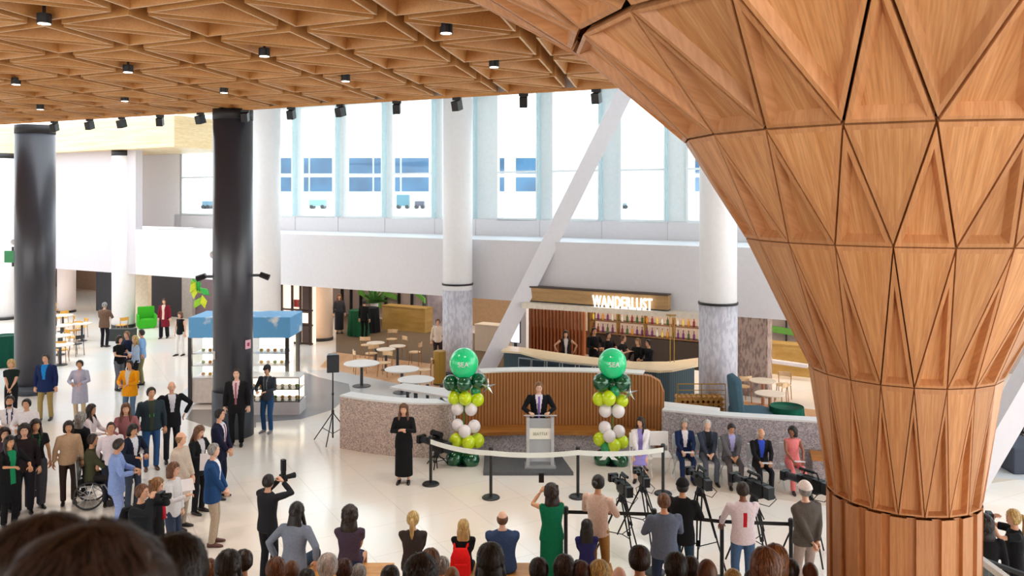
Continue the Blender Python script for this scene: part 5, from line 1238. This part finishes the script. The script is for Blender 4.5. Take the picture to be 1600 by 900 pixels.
# --- front bench, backs to us
def bench(px, pyh, label, Y=12.35, sit=.45, face=0, **k):
    zt = CH-(pyh-HZ)/F*Y; h = 1.75*(zt-sit)/.905
    person((px-800)/F*Y, Y, face, label, h=max(1.45, min(1.9, h)), sit=sit, **k)
bench(459,789,'woman with dark straight hair in a grey blue cardigan on the front bench',fem=True,hair='black',style='long',top='#7c8698',kind='sweater',bot='#2c3c50',pose='behindsit',face=12,lean=6)
bench(546,793,'woman with curly brown hair in a purple patterned top on the front bench',fem=True,hair='dark',style='curly',top='#4a3c4c',sleeve='short',bot='#2c3450',pose='lap',legs='skirt',skin='t')
bench(645,800,'woman with a blond ponytail in a dark brown blouse, seen from behind',fem=True,hair='blond',style='pony',top='#3c3230',bot='#2c2826',pose='lap')
bench(724,818,'woman with long grey blond hair in black wearing a red backpack',fem=True,hair='blond',style='long',top='#15161a',bot='#1c1c22',pose='lap')
bench(785,800,'bald man in a blue shirt seen from behind on the middle bench',hair='brown',style='balding',top='#34486c',bot='#20242c',pose='lap',wide=1.25,skin='p')
bench(917,828,'woman with long dark hair in a purple top on the right bench',fem=True,hair='black',style='long',top='#2c2c64',bot='#22222c',pose='lap',wide=.9)
# --- standing press people
PS(862,757,1.66,-10,'woman with long curly hair in a long green dress raising a phone',fem=True,top='#0f7a56',kind='dress',bot='#0f7a56',legs='longskirt',hair='dark',style='curly',sleeve='none',pose='raise',skin='t',wide=1.1)
PS(934,742,1.76,30,'man with a dark ponytail in a pale peach shirt and tan trousers',top='#ecd0c0',bot='#b88a50',hair='black',style='bun',pose='hold',skin='m')
PS(1038,771,1.74,-5,'man in a blue grey shirt and jeans facing away at the cameras',top='#626c80',bot='#28344c',hair='brown',pose='hold',wide=1.15,skin='m')
PS(1066,748,1.72,25,'camera operator in a black jacket and cap beside the tall tripod',top='#1a1a1e',kind='jacket',bot='#2c4458',hair='black',pose='hold',cap='#18181c',skin='m')
PS(1161,753,1.74,0,'person in a white shirt with a red print on the back and jeans',top='#efe2ea',bot='#4c6a90',hair='dark',pose='work',skin='d',stripe='#c82030',wide=1.05)
PS(1259,753,1.76,-20,'man in a white cap and grey brown shirt, hands clasped behind him',top='#5c5650',bot='#a89890',hair='grey',pose='back',cap='#f0e6e2',skin='p',wide=1.2)
PS(1586,795,1.68,-75,'photographer in a black shirt with a long lens at the right edge',fem=True,top='#1c1e22',bot='#22242a',hair='blond',style='pony',pose='camera',sleeve='short')
PS(1540,806,1.66,20,'person with black hair in a black top beside the tree column',top='#17181c',bot='#1c2028',hair='black',style='curly',skin='d')
PS(1592,572,1.72,150,'man in a brown coat far behind at the right edge',top='#3a2a24',kind='coat',bot='#1c1c20',hair='dark')
# --- bar staff and cafe guests
PS(884,516,1.66,180,'woman bartender with a dark vest over white, left behind the bar',fem=True,top='#2c2424',kind='vest',under='#e8e0e0',bot='#1c1c20',hair='dark',style='long',sleeve='none',pose='hips')
PS(928,511,1.76,160,'tall bartender in black with dark hair behind the bar counter',top='#15161a',bot='#15161a',hair='black',pose='hold',skin='m')
PS(950,518,1.70,150,'bartender in a black shirt just left of the reaching colleague',top='#17181c',bot='#15161a',hair='dark',sleeve='short',pose='hold',skin='m')
PS(968,522,1.70,120,'bartender reaching to the right above the green balloon',top='#1c1c20',bot='#15161a',hair='brown',sleeve='short',pose='reach',lean=10)
PS(997,528,1.64,220,'woman bartender with light brown hair facing her colleague',fem=True,top='#17181c',bot='#15161a',hair='light',style='pony',pose='work')
PS(1014,530,1.66,250,'bartender in black at the right end of the staff group',top='#17181c',bot='#15161a',hair='black',pose='hold',skin='m')
PS(684,498,1.62,170,'woman in a cream blouse behind the gold menu stand',fem=True,top='#f0e0d0',bot='#3a2c30',hair='brown',style='bun')
PS(530,459,1.74,160,'woman with long auburn hair in a dark dress behind the cream column',fem=True,top='#3c3c44',bot='#2a2c34',legs='longskirt',hair='orange',style='long')
PS(569,468,1.66,20,'person with dark hair beside the black draped table',top='#1a1c20',bot='#17181c',hair='black')
PS(81,478,1.70,90,'person in black standing right behind the far left black column',top='#17181c',bot='#17181c',hair='black',style='bun')
# --- wheelchair user
wx, wy = (143-800)/F*16.2, 16.2
t = thing('wheelchair', 'wheelchair with black frame and spoked wheels at the left', 'wheelchair', (wx, wy, 0), -1.9)
t.rotation_euler = (0,0,-1.2)
for s_ in (-1,1):
    m = MB(); m.loft([(Vector((s_*.28,-.02,.28)), (0,.27,0), (0,0,.27)), (Vector((s_*.31,-.02,.28)), (0,.27,0), (0,0,.27))], 28, caps=False)
    o = m.build('wheel', BLACK, t); so = o.modifiers.new('s','SOLIDIFY'); so.thickness = .03; m = MB()
    for k in range(10): a = pi*k/5; m.tube([(s_*.295,-.02,.28),(s_*.295,-.02+.26*cos(a),.28+.26*sin(a))], .006, 5)
    m.build('spokes', STEEL, o)
    m = MB(); m.tube([(s_*.25,-.25,.95),(s_*.25,-.22,.45),(s_*.25,.25,.45),(s_*.22,.42,.1)], .014, 6); m.build('side_frame', STEEL, t)
    m = MB(); m.tube([(s_*.2,.34,.07),(s_*.23,.34,.07)], .07, 14); m.build('caster', BLACK, t); MB().box(s_*.12-.07,s_*.12+.07,.38,.55,.09,.11).build('footrest', BLACK, t)
MB().box(-.24,.24,-.22,.24,.43,.47).build('seat', BLACK, t); MB().box(-.24,.24,-.26,-.23,.47,.9).build('backrest', BLACK, t)
person(wx, wy, 69, 'man in an olive jacket sitting in the wheelchair', h=1.75, sit=.48, top='#4a4c38', kind='jacket', bot='#2c2c2c', hair='dark', pose='lap', skin='m')
# --- held things
def stillcam(x, y, z, yaw, label, L=.16, flash=True):
    t = thing('photo_camera', label, 'camera', (x,y,z), yaw)
    m = MB(); m.box(-.075,.075,-.04,.04,-.05,.05); bevel(m.build('body', VB, t), .01); m = MB(); m.tube([(0,.04,0),(0,.04+L*.5,0),(0,.04+L,0)], [.036,.04,.046], 14); m.build('lens', VB, t)
    if flash: m = MB(); m.box(-.03,.03,-.03,.03,.05,.12); m.obox((0,0,.20),(.04,0,0),(0,.03,0),(0,0,.09)); m.build('flash', VB, t)
def at_person(p, off, h):
    a = p.rotation_euler.z; s = h/1.75; return Vector((p.location.x+s*(off[0]*cos(a)-off[1]*sin(a)), p.location.y+s*(off[0]*sin(a)+off[1]*cos(a)), s*off[2]))
q = at_person(ph2, (.02,.33,1.60), 1.68); stillcam(q.x,q.y,q.z,ph2.rotation_euler.z-.3,'camera with upright flash held by the photographer in black')
q = at_person(ph1, (.02,.33,1.60), 1.76); stillcam(q.x,q.y,q.z,ph1.rotation_euler.z,'camera held by the photographer with the backpack',.12,False)
g = PS  # long lens at right edge
Yp = F*(CH-1.68)/(795-HZ); xp = (1586-800)/F*Yp; stillcam(xp-.32, Yp+.06, 1.56, 1.31, 'camera with a long white edged lens at the right edge', .32, False)
def rest_on(x, y, z, rz, nm, label, cat, fn, **k):
    t = thing(nm, label, cat, (x,y,z), rz); fn(t); return t
def backpack(c):
    def f(t):
        m = MB(); m.loft([((0,0,0),(.13,0,0),(0,.07,0)),((0,0,.06),(.155,0,0),(0,.09,0)),((0,0,.28),(.145,0,0),(0,.085,0)),((0,0,.40),(.10,0,0),(0,.05,0))], 14); m.build('bag', cloth(c), t, smooth=True)
        m = MB(); m.obox((0,-.09,.13),(.10,0,0),(0,.02,0),(0,0,.09)); bevel(m.build('pocket', cloth(c), t), .015)
        for s_ in (-1,1): m = MB(); m.tube([(s_*.08,.05,.38),(s_*.10,.14,.42),(s_*.11,.16,.30)], .014, 6); m.build('strap', cloth(c), t)
    return f
Y = 12.35; rest_on((721-800)/F*Y, Y-.22, .47, 0, 'backpack', 'bright red backpack on the back of the woman with grey blond hair', 'backpack', backpack('#e01818'))
q = at_person(ph1, (0,-.23,.98), 1.76); rest_on(q.x,q.y,q.z, ph1.rotation_euler.z, 'backpack', 'black backpack worn by the photographer at the left', 'backpack', backpack('#15171b'))
Yg = F*(CH-1.66)/(757-HZ); m = MB(); m.box(-.04,.04,-.005,.005,-.075,.075); tag(m.build('phone', BLACK, loc=((847-800)/F*Yg, Yg+.30, 1.66)), 'phone held up by the woman in the green dress', 'phone')
def paper(px, Y, z, label, rx=.4, rz=.5):
    m = MB(); m.box(-.11,.11,-.15,.15,0,.006); o = m.build('paper', WHITE, loc=((px-800)/F*Y, Y, z)); o.rotation_euler = (rx,0,rz); tag(o, label, 'paper')
paper(292, 14.1, 1.12, 'white paper held by the woman with brown hair'); paper(218, 16.2, 1.10, 'white papers held by the woman in the navy blazer')
paper(322, 15.4, 1.1, 'white leaflet under the arm of the man in the blue blazer', 1.3, .2)

# --- audience on the stepped seating: only heads reach into the frame
def crowd(px, pyh, k, label, **kw):
    z = zs(k) if k >= 0 else .85; Y = 9.0-.9*k if k >= 0 else 9.9
    h = 1.72
    zt = CH-(pyh-HZ)/F*Y; dz = zt-(z+.905*h/1.75)
    h2 = 1.75*(zt-z)/.905
    if not 1.5 < h2 < 1.95:
        h2 = max(1.5, min(1.95, h2)); Y2 = F*(CH-(z+.905*h2/1.75))/(pyh-HZ); Y = max(Y-.40, min(Y+.36, Y2))
    person((px-800)/F*Y, Y, kw.pop('face', 0), label, h=h2, z=z-.42, sit=.42, vox=.032, pose='lap', strands=700 if kw.get('style') not in ('buzz','bald','balding') else 0, **kw)
crowd(325,880,1,'person with curly orange hair at the left end of the front audience heads',hair='orange',style='curly',fem=True,top='#3a3030')
crowd(355,865,3,'person with long black hair left of the balding head in the audience',hair='black',style='long',fem=True,top='#1c1c22')
crowd(379,862,1,'person with short dark hair next to the long black hair',hair='dark',style='short',top='#2c2c3a',skin='m')
crowd(430,874,2,'person with brown grey hair left of the orange brown head',hair='brown',style='short',top='#3c3434')
crowd(455,878,1,'person with thinning orange brown hair below the woman in grey blue',hair='orange',style='buzz',top='#3a3a44',skin='m')
crowd(478,892,1,'person with black hair barely in the frame under the front bench',hair='black',style='short',top='#222228')
crowd(511,868,2,'person with white hair in front of the left bench',hair='white',style='short',top='#c8c8d0',skin='p')
crowd(537,876,1,'person with short reddish brown hair right of the white head',hair='red',style='short',top='#b8b0d0',skin='m')
crowd(560,884,0,'person in a pale lilac hood with grey hair in the audience',hair='grey',style='short',top='#c8c4dc')
crowd(609,887,2,'person with flat dark hair between the two left benches',hair='black',style='short',top='#2a3038')
crowd(657,877,4,'person with big dark hair below the ponytailed woman',hair='black',style='afro',fem=True,top='#1c1c22',skin='d')
crowd(672,860,1,'person with brown hair left of the red backpack',hair='brown',style='short',top='#3a3434')
crowd(690,872,0,'person with grey hair just left of the red backpack',hair='grey',style='short',top='#5a5a60')
crowd(706,888,1,'person with a shaved light brown head under the red backpack',hair='light',style='buzz',top='#8a6a60',skin='m')
crowd(766,854,3,'person with smooth black hair before the bald man in blue',hair='black',style='long',fem=True,top='#1a1a20')
crowd(842,875,2,'person with black hair below the woman in green',hair='black',style='short',top='#20242c')
crowd(882,872,2,'person with dark brown hair left of the purple top',hair='dark',style='bob',fem=True,top='#2c2c34')
crowd(908,880,2,'person with reddish brown hair beneath the purple top',hair='red',style='short',top='#4a3c3c')
crowd(937,880,2,'person with streaked blond hair in the audience',hair='blond',style='bob',fem=True,top='#5c5450')
crowd(968,888,1,'bald person with pinkish skin in the audience',hair='light',style='bald',top='#3c3c44',skin='p')
crowd(1000,856,2,'man with short dark hair and visible ear before the tripods',hair='dark',style='short',top='#5a4650',skin='m')
crowd(1057,867,3,'person with black hair and a red collar in the audience',hair='black',style='short',top='#b01c24')
crowd(1080,872,1,'person with dark hair behind the red collar',hair='dark',style='short',top='#2a2a30')
crowd(1106,877,3,'person with grey brown hair left of the jeans',hair='brown',style='buzz',top='#4c4a48',skin='m')
crowd(1146,892,1,'blond person barely in the frame below the jeans',hair='blond',style='short',top='#8a8a80')
crowd(1176,893,0,'person with very dark hair barely in the frame right of the jeans',hair='black',style='short',top='#22242a')
crowd(1198,862,4,'person with long brown hair, largest head right of the jeans',hair='brown',style='long',fem=True,top='#3a2c24')
crowd(1213,856,2,'woman with auburn hair behind the largest right head',hair='orange',style='bob',fem=True,top='#4a3428')
crowd(1236,876,1,'person with dark hair left of the orange head',hair='dark',style='short',top='#3a3030')
crowd(1267,881,1,'person with short ginger hair near the tree column',hair='orange',style='buzz',top='#5c4c44',skin='p')
# nearer heads at the left
def near(px, pyt, Y, label, h=1.75, face=0, **kw):
    z = CH-(pyt-HZ)/F*Y-h
    k = round((9.0-Y)/.9); 
    person((px-800)/F*Y, Y, face, label, h=h, sit=.42, z=z+h-.905*h/1.75-.42, vox=.028, pose='lap', strands=6000, **kw)
near(268,850,2.95,'glossy black haired head right of the nearest head',hair='black',style='bob',fem=True,top='#1c1a1e',face=10)
near(120,872,1.08,'very large brown haired head nearest the camera at lower left',hair='dark',style='big',top='#2a2224',face=5)
near(58,840,1.5,'brown haired head behind the nearest head at lower left',hair='dark',style='big',top='#3a3040',face=-5)
